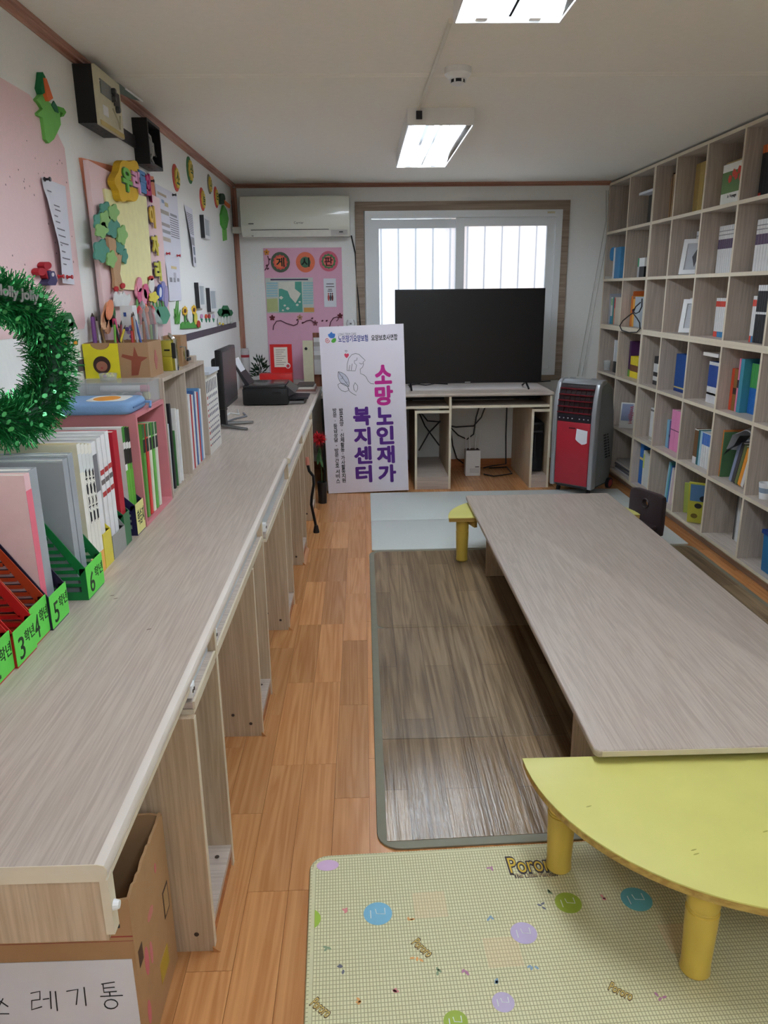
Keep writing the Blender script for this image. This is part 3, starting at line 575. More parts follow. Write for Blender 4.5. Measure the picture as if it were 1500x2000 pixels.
# vine decorations (felt)
M_vine = C(96, 50, 64)
def vine(label, path, flowers, leafs):
    pp = [zq(*q, .014) for q in path]; t = thing('felt_vine', label, 'decoration', (pp[0].x, BW-.006, pp[0].z), 0, 'felt vines on the pink board')
    MB().tube(pp, .004, 6).build('stem', M_vine, t, True)
    for (x, y, cc) in flowers:
        c = zq(x, y)
        for a in range(5): an = a*1.2566+.3; MB().prism(oval(c.x+.013*math.cos(an), c.z+.013*math.sin(an), .011, .008, 10, an), 'y', BW-.014, BW-.0066).build('petal', C(*cc), t)
        MB().prism(oval(c.x, c.z, .005, .005, 8), 'y', BW-.016, BW-.0066).build('flower_centre', C(60, 36, 44), t)
    for (x, y) in leafs:
        c = zq(x, y); MB().prism(oval(c.x, c.z, .010, .007, 10, .6), 'y', BW-.012, BW-.0066).build('leaf', M_vine, t)
vine('long curling dark red felt vine with beige flower below the map', [(357, 1305), (362, 1268), (385, 1232), (420, 1226), (470, 1250), (530, 1268), (560, 1255), (570, 1225)], [(350, 1203, (120, 40, 50)), (582, 1200, (196, 150, 120))], [(560, 1220)])
vine('short curling felt vine in the middle of the pink board', [(605, 1248), (640, 1228), (670, 1222), (700, 1240), (720, 1250)], [(710, 1248, (150, 90, 100))], [(685, 1208), (605, 1245)])
vine('felt vine with dark red leaves at right of the pink board', [(828, 1288), (838, 1240), (862, 1205), (895, 1195), (905, 1215), (888, 1230)], [(918, 1187, (110, 36, 48))], [(770, 1228), (806, 1228), (900, 1278)])
vine('orange felt flower on grey stem at top left of pink board', [(312, 685), (322, 720), (322, 750), (305, 780), (288, 806)], [(304, 655, (226, 150, 60))], [(328, 714), (305, 765), (314, 792)])
ol = thing('wall_socket', 'white wall socket beside the pink notice board', 'socket', (P(685, 632, Y=BW).x, BW, 1.2)); c = P(685, 632, Y=BW)
box('plate', M_white, ol, c.x-.028, c.x+.028, BW-.010, BW, c.z-.035, c.z+.035, .003)
for s in (-1, 1): MB().tube([(c.x+s*.024, BW-.012, c.z+.03), (c.x+s*.036, BW-.018, c.z), (c.x+s*.026, BW-.012, c.z-.034)], .003, 6).build('wire_loop', C(190, 190, 190), ol)
box('switch', C(120, 124, 128), ol, c.x-.008, c.x+.008, BW-.014, BW-.010, c.z-.006, c.z+.006)
# thin hanging cords at right of window
for i, (xa, xb, lab) in enumerate(((1184, 1148, 'left thin white cord hanging from bookcase top by the window'), (1189, 1157, 'right thin white cord hanging from bookcase top by the window'))):
    a_ = P(xa, 430+i*15, Y=BW-.02-.012*i); b_ = P(xb-20, 735, Y=BW-.02-.012*i); tag(MB().tube([P(1184+4*i, 372, Y=BW-.02-.012*i), a_, b_], .003, 5).build('hanging_cord', C(190, 190, 184)), lab, 'cord')
# ================================================================== TV DESK
TY = 5.695; td = thing('television_desk', 'pale ash-laminate desk under the television with open cubbies', 'desk', (.6, 6.1, 0))
TX0, TX1 = -.325, 1.445
yb2 = BW-.012
MB().prism([(TY+.012, CT-.026), (yb2, CT-.026), (yb2, CT), (TY+.012, CT), (TY+.003, CT-.003), (TY, CT-.009), (TY, CT-.018), (TY+.003, CT-.0235)], 'x', TX0, TX1).build('worktop', M_ashx, td, True)
for x in (TX0+.02, .385, .648, 1.285, 1.42):
    p = box('side_panel', M_ashz, td, x, x+.018, TY+.012, yb2, 0, CT-.026 if x not in (.385, 1.285) else .62); box('edge_band', M_edge, p, x, x+.018, TY+.0108, TY+.012, 0, CT-.026 if x not in (.385, 1.285) else .62)
for x0, x1 in ((TX0+.04, .645), (.67, 1.418)):
    box('keyboard_tray', M_ashx, td, x0, x1, TY+.02, TY+.34, .637, .652); box('tray_edge', M_edge, td, x0, x1, TY+.014, TY+.02, .635, .654)
    box('dark_back', M_black, td, x0, x1, TY+.35, TY+.36, .655, CT-.026)
for x0, x1 in ((.403, .648), (1.303, 1.42)):
    box('base_shelf', M_ashx, td, x0, x1, TY+.012, yb2, .085, .10); box('kick_board', M_ashx, td, x0, x1, TY+.014, TY+.03, 0, .085); box('top_rail', M_edge, td, x0, x1, TY+.012, TY+.03, .60, .62)
box('knee_space_shade', M_black, td, TX0, TX0+.019, TY+.02, yb2, 0, CT-.026)  # black sheet added to stand for the darkness of the knee space
# ---- television
tvp = [P(767, 567, Y=5.96), P(1065, 559, Y=5.96), P(1059, 737, Y=5.96), P(792, 742, Y=5.96)]
tv = thing('television', 'large black flat-screen television standing in front of the window', 'television', (.82, 6.0, CT))
tx0, tx1, tz0, tz1 = .25, 1.405, .795, 1.51
MB().box(tx0, tx1, 5.965, 5.995, tz0, tz1).build('bezel', M_black, tv, bevel=.003)
box('back_housing', M_black, tv, tx0+.12, tx1-.12, 5.995, 6.03, tz0+.02, tz1-.25, .008)
box('screen', mat('tv_glass', (12, 12, 15), .28, var=.02), tv, tx0+.008, tx1-.008, 5.9635, 5.965, tz0+.016, tz1-.008)
box('logo', C(170, 170, 172), tv, .82-.022, .82+.022, 5.9625, 5.9640, tz0+.004, tz0+.011)
for x in (.37, 1.285):
    MB().tube([(x, 5.98, tz0+.005), (x, 5.86, CT+.008)], .008, 6).tube([(x, 5.98, tz0+.005), (x, 6.10, CT+.008)], .008, 6).build('foot', M_black, tv)
def cable(lab, pts, r=.005, m=None, nm='cable'):
    return tag(MB().tube(pts, r, 6).build(nm, m or M_black, None, True), lab, 'cable', 'cables around the television desk')
cable('black cable lying curled left of the television foot', [P(x, y, Z=CT+.006) for x, y in ((797, 752), (815, 750), (832, 752), (850, 749), (874, 750), (872, 747))])
cable('black cable lying right of the television foot', [P(x, y, Z=CT+.006) for x, y in ((980, 741), (1000, 743), (1025, 746), (1050, 746), (1075, 744))])
for lab, q in (('black cable looping down behind the desk above the router', ((948, 794), (940, 815), (925, 832), (890, 834), (880, 832))), ('black cable sagging from the cubby to the router', ((880, 835), (895, 850), (912, 858), (925, 848), (930, 815), (936, 795))),
               ('lower black cable running from the cubby down to the router', ((880, 838), (884, 870), (892, 895), (905, 905))), ('black cable hanging down the wall under the desk', ((990, 793), (988, 850), (988, 906), (960, 910), (944, 914)))):
    ci_ = globals().get('ci_', 0)+1; cable(lab, [P(x, y, Y=BW-.02-.014*ci_) for x, y in q], .006)
for lab, q in (('thin black cable crossing the left cubby from top to bottom', ((818, 805), (830, 832), (858, 870))), ('second black cable crossing the left cubby upwards', ((818, 880), (838, 845), (860, 822))), ('short black cable at top of the left cubby', ((820, 803), (835, 822), (860, 824)))):
    ci_ = ci_+1; cable(lab, [P(x, y, Y=6.26-.014*ci_) for x, y in q], .006)
tag(MB().tube([P(x, y, Z=.006) for x, y in ((945, 926), (965, 930), (1000, 925), (990, 912), (955, 914))], .005, 6).build('cable', M_black, None, True), 'black cable on the floor to the right of the router', 'cable', 'cables around the television desk')
# ---- router
rt = thing('wifi_router', 'white upright router with four antennas on floor under the desk', 'router', (.91, 6.16, 0))
rx0, rx1 = P(909, 930, Y=6.12).x, P(938, 930, Y=6.12).x; rz = P(925, 880, Y=6.12).z
box('body', M_white, rt, rx0, rx1, 6.12, 6.22, 0, rz, .006); box('top_grille', C(70, 50, 50), rt, rx0+.01, rx1-.01, 6.13, 6.21, rz, rz+.002)
box('logo', C(90, 90, 90), rt, rx1-.045, rx1-.012, 6.1188, 6.12, .075, .083)
for k in range(4): box('vent_slot', C(190, 190, 190), rt, rx0+.035, rx1-.01, 6.1188, 6.12, .03+k*.01, .034+k*.01)
for (x, ya) in ((909, 838), (917, 842), (932, 836), (941, 840)):
    t_ = P(x, ya, Y=6.17); b0 = rx0+.015+(x-909)/32*(rx1-rx0-.03)
    MB().tube([(b0, 6.17, rz-.05), (t_.x, 6.17, t_.z)], [.006, .005], 8).build('antenna', M_white, rt)
pc = thing('computer_tower', 'black computer tower standing in right cubby of the television desk', 'computer', (1.40, 6.1, .10))
box('case', M_black, pc, 1.312, 1.412, 5.82, 6.22, .101, .50, .012); box('front_panel', mat('glossy_black', (16, 16, 18), .2), pc, 1.318, 1.406, 5.812, 5.82, .12, .48); box('drive_slot', C(60, 60, 62), pc, 1.325, 1.40, 5.809, 5.812, .42, .435)
MB().tube([(1.34, 5.806, .40), (1.34, 5.806, .20)], .006, 6).build('front_rib', C(44, 44, 46), pc)
# ================================================================== SIGN BOARD
SY = 5.63; s_bl = Vector((-.289, SY, .001)); ang = math.radians(1.55); lean = math.radians(2.2)
sg = thing('sign_board', 'tall white printed sign board leaning against the desk', 'sign', s_bl, 0, world=False)
SW, SH = .622, 1.253
ux = Vector((math.cos(ang), 0, math.sin(ang))); uy = Vector((-math.sin(ang)*math.cos(lean), math.sin(lean), math.cos(ang)*math.cos(lean)))
SM = frame((0, 0, 0), ux, uy)          # local: x right, y up, z towards the viewer
MB().box(0, SW, 0, SH, -.010, 0, SM).build('board', mat('sign_white', (236, 230, 240), .35, var=.005), sg)
q_bl, q_br, q_tl, q_tr = [Vector(v_) for v_ in ((642, 965), (798, 958), (622, 641), (788, 634))]
def sp(zx, zy):
    """zoomed sign pixel -> board coordinates by the board's own edges"""
    x, y = 600+zx*.18, 620+zy*.18
    for _ in range(1):
        u, v = .5, .5
        for it in range(12):
            p = (q_bl*(1-u)+q_br*u)*(1-v)+(q_tl*(1-u)+q_tr*u)*v; r_ = Vector((x, y))-p
            du = (q_br-q_bl)*(1-v)+(q_tr-q_tl)*v; dv = (q_tl-q_bl)*(1-u)+(q_tr-q_br)*u; det = du.x*dv.y-du.y*dv.x
            u += (r_.x*dv.y-r_.y*dv.x)/det; v += (du.x*r_.y-du.y*r_.x)/det
    return (u*SW, v*SH)
def stext(body, x0, y0, x1, y1, m, off=.0, nm='lettering', zz=.0006, bold=0):
    a_, b_ = sp(x0, y0), sp(x1, y1); w_, h_ = abs(b_[0]-a_[0]), abs(a_[1]-b_[1])
    r_ = bold*h_; V, F = fit(body, w_-2*r_, h_-2*r_, off); o = MB()
    for k in range(10 if bold else 1): o.add([(p[0]+(a_[0]+b_[0])/2+r_*math.cos(k*.6283), p[1]+(a_[1]+b_[1])/2+r_*math.sin(k*.6283), p[2]+zz+k*.00009) for p in V], F, SM)
    return o.build(nm, m, sg)
M_mag = mat('magenta_print', (206, 44, 150), .4); M_pur = mat('purple_print', (92, 40, 140), .4); M_halo = mat('pink_halo', (250, 214, 232), .4)
cells = [('소', 722, 508, 920, 706, M_mag), ('망', 727, 730, 935, 935, M_mag), ('노', 742, 958, 935, 1145, M_pur), ('인', 745, 1165, 945, 1360, M_pur), ('재', 750, 1382, 952, 1572, M_pur), ('가', 765, 1592, 968, 1785, M_pur),
         ('복', 490, 958, 690, 1155, M_pur), ('지', 500, 1178, 693, 1368, M_pur), ('센', 503, 1388, 708, 1578, M_pur), ('터', 520, 1600, 708, 1788, M_pur)]
for ch_, a_, b_, c_, d_, m_ in cells: stext(ch_, a_, b_, c_, d_, m_, 0, bold=.048)
col1 = [('방', 970), ('문', 1012), ('요', 1060), ('양', 1115), ('-', 1205), ('신', 1240), ('체', 1292), ('활', 1345), ('동', 1400), ('·', 1466), ('가', 1490), ('사', 1540), ('활', 1590), ('동', 1640), ('지', 1692), ('원', 1742)]
for ch_, y in col1:
    k = (y-970)/800; x = 343+35*k
    if ch_ in '-·': stext(ch_, x+16, y, x+28, y+6, M_dark, .02)
    else: stext(ch_, x, y, x+44, y+48, M_dark, .02)
col2 = [('방', 970), ('문', 1020), ('·', 1104), ('등', 1140), ('급', 1190), ('상', 1242), ('담', 1292), ('-', 1375), ('방', 1410), ('문', 1460), ('간', 1522), ('호', 1574), ('서', 1645), ('비', 1695), ('스', 1750)]
for ch_, y in col2:
    k = (y-970)/800; x = 273+42*k
    if ch_ in '-·': stext(ch_, x+16, y, x+28, y+6, M_dark, .02)
    else: stext(ch_, x, y, x+44, y+46, M_dark, .02)
stext('노인장기요양보험', 332, 205, 658, 262, mat('navy_print', (44, 60, 140), .4), .02); stext('요양보호사연합', 692, 195, 980, 246, M_dark, .02)
stext('LONG TERM CARE', 333, 180, 530, 198, C(130, 130, 140), 0)
def sline(pts, r=.0016, m=None, nm='line_drawing'):
    return MB().tube([SM @ Vector((*sp(x, y), .0006)) for x, y in pts], r, 5).build(nm, m or C(70, 72, 84), sg)
# emblem: blue star shape, green leaf, red spiral
MB().prism([sp(*q) for q in ((222, 190), (238, 186), (260, 165), (275, 182), (300, 185), (300, 205), (292, 225), (270, 232), (246, 230), (228, 214))], 'z', .0002, .0008, SM).build('emblem', C(70, 130, 210), sg)
MB().prism([sp(*q) for q in ((262, 250), (280, 234), (306, 228), (312, 250), (302, 272), (276, 280), (258, 268))], 'z', .0002, .0008, SM).build('emblem', C(90, 180, 70), sg)
sline([(215+math.cos(a)*(26-a*2.4), 252+math.sin(a)*(30-a*2.6)) for a in [i*.5 for i in range(20)]], .0022, C(220, 90, 80), 'emblem')
# line drawing of a face, heart and leaves
sline([(430, 568), (432, 500), (448, 440), (480, 402), (520, 388), (560, 398), (595, 430), (628, 460), (604, 478), (610, 500), (600, 530), (574, 552), (576, 600), (610, 612), (635, 632), (660, 680), (690, 706), (724, 708)])
sline([(430, 568), (520, 570), (534, 510), (510, 490), (510, 464), (535, 458), (540, 432)]); sline([(450, 566), (460, 510)]); sline([(475, 566), (486, 496)])
sline([(562, 486), (580, 498), (602, 492)]); sline([(408, 362), (420, 378), (432, 362), (426, 356), (420, 362), (413, 356), (408, 362)])
MB().prism([sp(*q) for q in ((398, 402), (406, 390), (416, 388), (425, 396), (436, 388), (448, 392), (450, 408), (440, 424), (425, 438), (408, 422))], 'z', .0002, .0008, SM).build('heart', C(232, 76, 110), sg)
lf = [(334, 580), (370, 588), (410, 612), (440, 650), (454, 700), (450, 738), (410, 728), (370, 705), (345, 670), (332, 630)]
MB().prism([sp(*q) for q in lf], 'z', .0001, .0004, SM).build('leaf_fill', C(206, 206, 222), sg); sline(lf+[lf[0]]); sline([(334, 580), (385, 650), (448, 735)])
sline([(330, 715), (360, 700), (405, 710), (440, 745), (445, 780), (410, 792), (370, 780), (340, 750), (330, 715)]); sline([(440, 745), (460, 790), (490, 812), (530, 832)]); sline([(516, 695), (545, 730), (545, 765), (528, 796), (505, 770), (500, 730), (516, 695)])
for a, b_, c_, d_ in ((385, 650, 380, 620), (385, 650, 360, 655), (410, 690, 440, 690)): sline([(a, b_), (c_, d_)], .0011)
# ================================================================== EVAPORATIVE COOLER
ka = math.radians(-42); fl_ = Vector((1.425, 5.60, .009)); KW, KD, KH = .30, .34, .845
kc = thing('air_cooler', 'silver tower air cooler with red front panel beside the bookcase', 'air cooler', fl_, ka, world=False); kc.scale = (1.15, 1.12, 1)
M_silver = mat('silver_plastic', (170, 174, 178), .32, metal=.45, var=.02); M_red = mat('red_panel', (178, 44, 58), .3, var=.03); M_gray = mat('grey_plastic', (124, 128, 126), .45, var=.03)
# side profile (y depth, z) with a curved top and bowed rear
pr = [(.03, .05), (.0, .10), (.0, .60), (.012, .72), (.035, .80), (.07, KH-.01), (.12, KH), (.20, KH-.02), (.27, KH-.08), (.31, .60), (.335, .42), (.335, .20), (.30, .05)]
MB().prism(pr, 'x', .02, KW-.02).build('body', M_gray, kc, bevel=.006)
for x in (0, KW-.032):
    MB().prism([(-.012, .05), (-.016, .10), (-.014, .62), (.004, .75), (.03, .83), (.07, KH+.006), (.13, KH+.008), (.13, KH-.02), (.075, KH-.035), (.06, .78), (.05, .62), (.05, .05)], 'x', x, x+.032).build('silver_pillar', M_silver, kc, bevel=.008, seg=3)
MB().prism([(.03, .82), (.07, KH+.004), (.14, KH+.004), (.14, KH-.02), (.07, KH-.02)], 'x', .03, KW-.03).build('top_cover', M_silver, kc, bevel=.004)
box('front_panel', M_red, kc, .034, KW-.034, -.010, .004, .07, .545, .004)
box('control_panel', mat('control_black', (40, 34, 44), .25), kc, .034, KW-.034, -.010, .006, .548, .60, .003)
for k in range(7): box('control_button', C(190, 190, 196), kc, .045+k*.03+(.02 if k > 3 else 0), .053+k*.03+(.02 if k > 3 else 0), -.0115, -.010, .568, .576)
gp = [(-.006, .605), (.006, .72), (.029, .80), (.036, .815)]
MB().prism([(a, z) for a, z in gp]+[(a+.02, z) for a, z in gp[::-1]], 'x', .034, KW-.034).build('grille_back', C(34, 10, 16), kc)
for k in range(5):
    z = .612+k*.043; y = -.016+.012*min(1, (z-.6)/.12)+.023*max(0, (z-.72)/.08)
    MB().box(.034, KW-.034, y-.008, y+.022, z, z+.007).build('louvre', mat('dark_red_louvre', (116, 26, 38), .35), kc)
for k in range(6): MB().prism([(-.014, .61), (.0, .72), (.02, .79), (.028, .79), (.01, .72), (-.004, .61)], 'x', .07+k*.035, .073+k*.035).build('vane', C(60, 14, 22), kc)
st = MB().prism([(.175, .50), (.25, .49), (.25, .40), (.235, .39), (.215, .385), (.185, .405), (.17, .42)], 'y', -.0115, -.010).build('torn_sticker', M_paper, kc)
box('logo', C(90, 20, 30), kc, .12, .165, -.0112, -.010, .495, .505)
for k in range(9): box('side_slot', C(40, 42, 42), kc, KW-.021, KW-.0185, .17+.006*(8-k), .21+.006*(8-k), .25+k*.022, .262+k*.022)
for k in range(9): box('side_slot', C(40, 42, 42), kc, KW-.021, KW-.0185, .225+.006*(8-k), .245+.006*(8-k), .25+k*.022, .262+k*.022)
MB().lathe([(.02, 0), (.02, .004)], 10, (.06, .13, KH+.006)).build('top_knob', M_silver, kc); MB().lathe([(.02, 0), (.02, .004)], 10, (.21, .13, KH+.006)).build('top_knob', M_silver, kc)
box('base', C(70, 72, 74), kc, .03, KW-.03, .03, .31, .038, .055)
for x, y in ((.035, .04), (KW-.05, .04)): MB().tube([(x, y, .019), (x+.015, y, .019)], .019, 12).build('caster', M_black, kc, True)
for x in (.0, KW-.02): w_ = MB().tube([(x, .29, .042), (x+.02, .29, .042)], .042, 18).build('wheel', M_black, kc, True); MB().tube([(x-.001, .29, .042), (x+.021, .29, .042)], .03, 16).build('hub_cap', C(150, 60, 60), w_, True)
# ================================================================== LEFT WALL
def Z1(x, y): return (x*.32, y*.32)
def Z2(x, y): return (x*.32, 480+y*.32)
def Z3(x, y): return (160+x*.21333, 300+y*.21333)
def Z8(x, y): return (x*.185, 330+y*.185)
def yz(p, X): v = P(p[0], p[1], X=X); return (v.y, v.z)
def cut(name, pts, m, parent, x0, th=.004):
    x0 += .0007
    """a flat cut-out traced in photo pixels, lying on the plane X=x0, th thick"""
    return MB().prism([yz(p, x0+th) for p in pts], 'x', x0, x0+th).build(name, m, parent)
def base_of(pts, x0): q = [yz(p, x0) for p in pts]; return (x0, sum(a[0] for a in q)/len(q), min(a[1] for a in q))
F_ = lambda *c: C(*c, rough=.85)
# pink paper sheet
y1 = P(143, 440, X=WL).y; z1, z0 = P(60, 200, X=WL).z, P(140, 645, X=WL).z
ps = thing('pink_wall_sheet', 'large pink speckled paper sheet on the left wall behind the wreath', 'wall paper', (WL, 2.2, z0))
M_pks = mat('pale_pink_sheet', (238, 206, 206), .8, var=.03, scale=90)
pts = [(1.2, z0), (y1-.02, z0), (y1, z0+.02), (y1, z1-.09), (y1-.08, z1-.03), (y1-.25, z1+.02), (1.2, z1+.02)]
MB().prism(pts, 'x', WL, WL+.002).build('sheet', M_pks, ps)
rn = random.Random(5); sp_ = MB()
for i in range(70):
    a_, b_ = rn.uniform(1.9, y1-.02), rn.uniform(z0+.02, z1-.12); sp_.prism(oval(a_, b_, .003, .0015+rn.random()*.003, 6, rn.random()*3), 'x', WL+.002, WL+.0024)
tag(sp_.build('speckles', C(150, 120, 120), ps), kind='stuff')
# paper frog / leaf ornament with carrot
fr = thing('paper_ornament', 'green paper leaf-shaped cut-out with orange strip near wall top', 'ornament', base_of([(95, 275)], WL))
cut('body', [Z1(*q) for q in ((262, 560), (290, 590), (300, 625), (330, 640), (372, 655), (365, 690), (372, 760), (350, 810), (330, 850), (300, 875), (280, 850), (272, 790), (262, 720), (235, 705), (232, 690), (262, 665), (240, 630), (222, 610), (240, 590))], F_(122, 196, 96), fr, WL, .012)
cut('leg', [Z1(*q) for q in ((360, 650), (390, 660), (405, 685), (390, 710), (372, 715), (385, 690), (365, 680))], F_(96, 176, 70), fr, WL+.006, .01)
cut('dark_leaf', [Z1(*q) for q in ((330, 615), (350, 650), (360, 690), (340, 680), (318, 640))], F_(40, 110, 76), fr, WL+.012, .004)
cut('tip', [Z1(*q) for q in ((262, 440), (278, 470), (285, 560), (262, 575), (250, 540), (258, 480))], F_(30, 120, 70), fr, WL, .02)
cut('carrot', [Z1(*q) for q in ((270, 475), (285, 480), (325, 600), (300, 618), (285, 580))], F_(226, 110, 60), fr, WL+.012, .012)
# note sheets
def note(label, quad, lines, x0, curl=.02, bands=(), name='note_sheet', ink=(110, 110, 122)):
    A, B, Cc, D = [Vector((0, *yz(q, x0))) for q in quad]      # TL TR BR BL
    t = thing(name, label, 'paper', base_of(quad, x0))
    def pt(u, v, d=0):
        p = (D*(1-u)+Cc*u)*(1-v)+(A*(1-u)+B*u)*v; p.x = x0+.003+curl*((1-u)**2)*(1-abs(v-.35)*1.2 if v < .9 else .2)*.5+d; return p
    MB().grid(lambda u, v: pt(u, v), 6, 10).build('sheet', mat('note_paper', (226, 226, 236), .8, var=.01), t)
    for (u0, u1, v0, v1, cc) in [(a, b_, c_, c_+.012, ink) for a, b_, c_ in lines]+list(bands):
        MB().grid(lambda u, v: pt(u0+(u1-u0)*u, v0+(v1-v0)*v, .0012), 3, 1).build('printed_line', C(*cc), t)
    return t
def pin(x, y, x0, cc, lab):
    c = P(x, y, X=x0+.012); t = thing('push_pin', lab, 'pin', (x0, c.y, c.z), 0, 'push pins on the left wall'); Mx = frame((x0+.002, c.y, c.z), (0, 1, 0), (0, 0, 1))
    MB().lathe([(.007, .006), (.007, .009), (.004, .011), (.004, .02), (.007, .022), (.007, .026)], 10, M=Mx).build('head', C(*cc, rough=.3), t, True); MB().lathe([(.001, 0), (.001, .007)], 6, M=Mx).build('needle', M_grey, t)
note('large letter sheet curling off the pink paper at left', [(76, 345), (126, 364), (144, 556), (112, 553)], [(.1, .3, .88), (.3, .6, .76), (.32, .62, .72), (.2, .42, .655), (.2, .5, .60), (.2, .72, .535), (.2, .72, .47), (.2, .85, .40), (.22, .38, .375), (.22, .58, .315), (.22, .85, .25), (.25, .55, .19)], WL+.002, .05)
for i, q in enumerate(((89, 350, (40, 40, 44), 'black push pin at top of the large letter sheet'), (116, 540, (190, 40, 50), 'left red push pin at bottom of the large letter sheet'), (133, 541, (190, 40, 50), 'right red push pin at bottom of the large letter sheet'))): pin(q[0], q[1], WL+.006, q[2], q[3])
rc = thing('felt_flower_tag', 'red and navy felt ornament on the wall below the letter sheet', 'ornament', base_of([(95, 555)], WL))
for x, y in ((506, 1020), (445, 1085)): cut('red_petal', oval(*Z8(x, y), 7.5, 7.5, 14), F_(176, 40, 52), rc, WL+.002, .022)
cut('red_body', [Z8(*q) for q in ((468, 1050), (540, 1070), (530, 1180), (495, 1150))], F_(170, 36, 48), rc, WL+.002, .02)
cut('navy_body', [Z8(*q) for q in ((515, 1075), (575, 1080), (608, 1180), (590, 1228), (525, 1230), (500, 1200), (530, 1160))], F_(70, 64, 104), rc, WL+.002, .026); cut('white_spot', oval(*Z8(562, 1115), 2.4, 4, 10), F_(220, 210, 220), rc, WL+.028, .002)
# green hedge crafts with white fence
def hedge(label, blobs, fence, flowers, x0=WL+.002, dark=(46, 110, 66)):
    t = thing('hedge_craft', label, 'decoration', base_of([fence[0]], x0), 0, 'paper hedge crafts on the left wall')
    for (x, y, r) in blobs: cut('bush', oval(x, y, r, r*1.25, 18, 0, .08, 6), F_(*dark), t, x0, .006)
    (xa, ya), (xb, yb_), h_ = fence
    n = 5
    for i in range(n):
        u = (i+.5)/n; x = xa+(xb-xa)*u; y = ya+(yb_-ya)*u; w_ = (xb-xa)/n*.36
        cut('picket', [(x-w_, y), (x-w_, y-h_), (x, y-h_*1.25), (x+w_, y-h_), (x+w_, y)], F_(228, 230, 226), t, x0+.006, .004)
    cut('fence_rail', [(xa, ya-h_*.45), (xb, yb_-h_*.45), (xb, yb_-h_*.3), (xa, ya-h_*.3)], F_(220, 222, 218), t, x0+.004, .003)
    for (x, y, r, cc) in flowers: cut('tulip', oval(x, y, r, r*1.5, 12), F_(*cc), t, x0+.010, .005)
    return t
hg = hedge('dark green hedge with white picket fence and tulips beside the wreath', [(118, 634, 12), (131, 627, 14), (141, 641, 10), (125, 645, 13), (137, 650, 10)], ((108, 674), (152, 668), 24), [(132, 651, 3, (240, 210, 60)), (140, 653, 3, (240, 200, 190)), (129, 672, 3, (216, 70, 50)), (139, 671, 2.6, (240, 240, 236)), (148, 670, 3, (236, 160, 50)), (105, 638, 3.5, (240, 170, 70)), (137, 627, 2.4, (200, 220, 205))])
for x, y in ((125, 678), (133, 676), (141, 676), (148, 674)): cut('grass_blade', [(x-3, y+1), (x-5, y-12), (x-1, y-5), (x+1, y-14), (x+3, y-4), (x+5, y-12), (x+4, y)], F_(50, 130, 70), hg, WL+.012, .003)
hedge('mid green hedge craft half hidden behind the wreath', [(80, 607, 10), (92, 613, 10), (88, 628, 14), (100, 640, 12), (76, 622, 10)], ((66, 690), (100, 684), 20), [(82, 606, 2, (200, 120, 60)), (84, 650, 3, (236, 200, 80))], x0=WL+.020, dark=(60, 132, 72))
hedge('small dark green hedge with fence at far end of the wall', [(433, 610, 6), (441, 605, 7), (450, 611, 5), (441, 614, 8)], ((426, 634), (456, 631), 12), [(430, 632, 1.5, (226, 210, 90)), (436, 633, 1.4, (230, 200, 60)), (452, 630, 1.4, (190, 200, 190))], dark=(44, 120, 80))
# sunflower panel
sf = thing('sunflower_craft', 'paper sunflowers standing on a green grass strip on the wall', 'decoration', base_of([(370, 645)], WL))
cut('grass', [Z3(*q) for q in ((910, 1605), (912, 1560), (930, 1540), (945, 1560), (975, 1535), (1000, 1560), (1030, 1540), (1060, 1560), (1085, 1540), (1090, 1595))], F_(84, 160, 74), sf, WL, .008)
for x, y in ((948, 1440), (1030, 1430)):
    cut('sunflower', oval(*Z3(x, y), 4.2, 8.5, 24, 0, .14, 8), F_(236, 190, 60), sf, WL+.004, .005); cut('flower_centre', oval(*Z3(x, y), 2, 4, 12), F_(110, 66, 40), sf, WL+.009, .003)
    cut('stem', [Z3(x-5, y+30), Z3(x+5, y+30), Z3(x+8, 1560), Z3(x-4, 1560)], F_(80, 150, 70), sf, WL+.003, .003)
cut('white_rabbit', oval(*Z3(990, 1480), 4.5, 13, 14), F_(236, 236, 232), sf, WL+.005, .006); cut('red_leaf', oval(*Z3(1070, 1560), 3.4, 7, 12), F_(180, 60, 50), sf, WL+.008, .005); cut('yellow_leaf', oval(*Z3(1045, 1510), 3, 12, 12), F_(220, 210, 90), sf, WL+.008, .003)
for i, (x, lab) in enumerate(((1100, 'first'), (1142, 'second'), (1170, 'third'), (1208, 'fourth'))):
    t = thing('tulip_craft', 'small paper tulip, %s after the sunflower panel' % lab, 'decoration', base_of([Z3(x, 1545)], WL), 0, 'small paper tulips on the left wall')
    cut('bloom', oval(*Z3(x, 1490), 2.2, 4.4, 10), F_(*((210, 150, 190), (220, 90, 60), (180, 70, 70), (200, 190, 210))[i]), t, WL, .006); cut('leaves', [Z3(x-8, 1515), Z3(x, 1500), Z3(x+8, 1515), Z3(x+2, 1545)], F_(60, 150, 110), t, WL, .004)
cut_lily = thing('paper_grass', 'tall green paper grass blades on the wall beside the sunflowers', 'decoration', base_of([Z3(875, 1560)], WL))
for a_ in ((850, 1500, 872, 1350), (872, 1540, 885, 1345), (880, 1560, 905, 1430), (858, 1560, 850, 1420)): cut('blade', [Z3(a_[0], a_[1]), Z3(a_[2], a_[3]), Z3(a_[0]+16, a_[1])], F_(90, 160, 70), cut_lily, WL, .005)
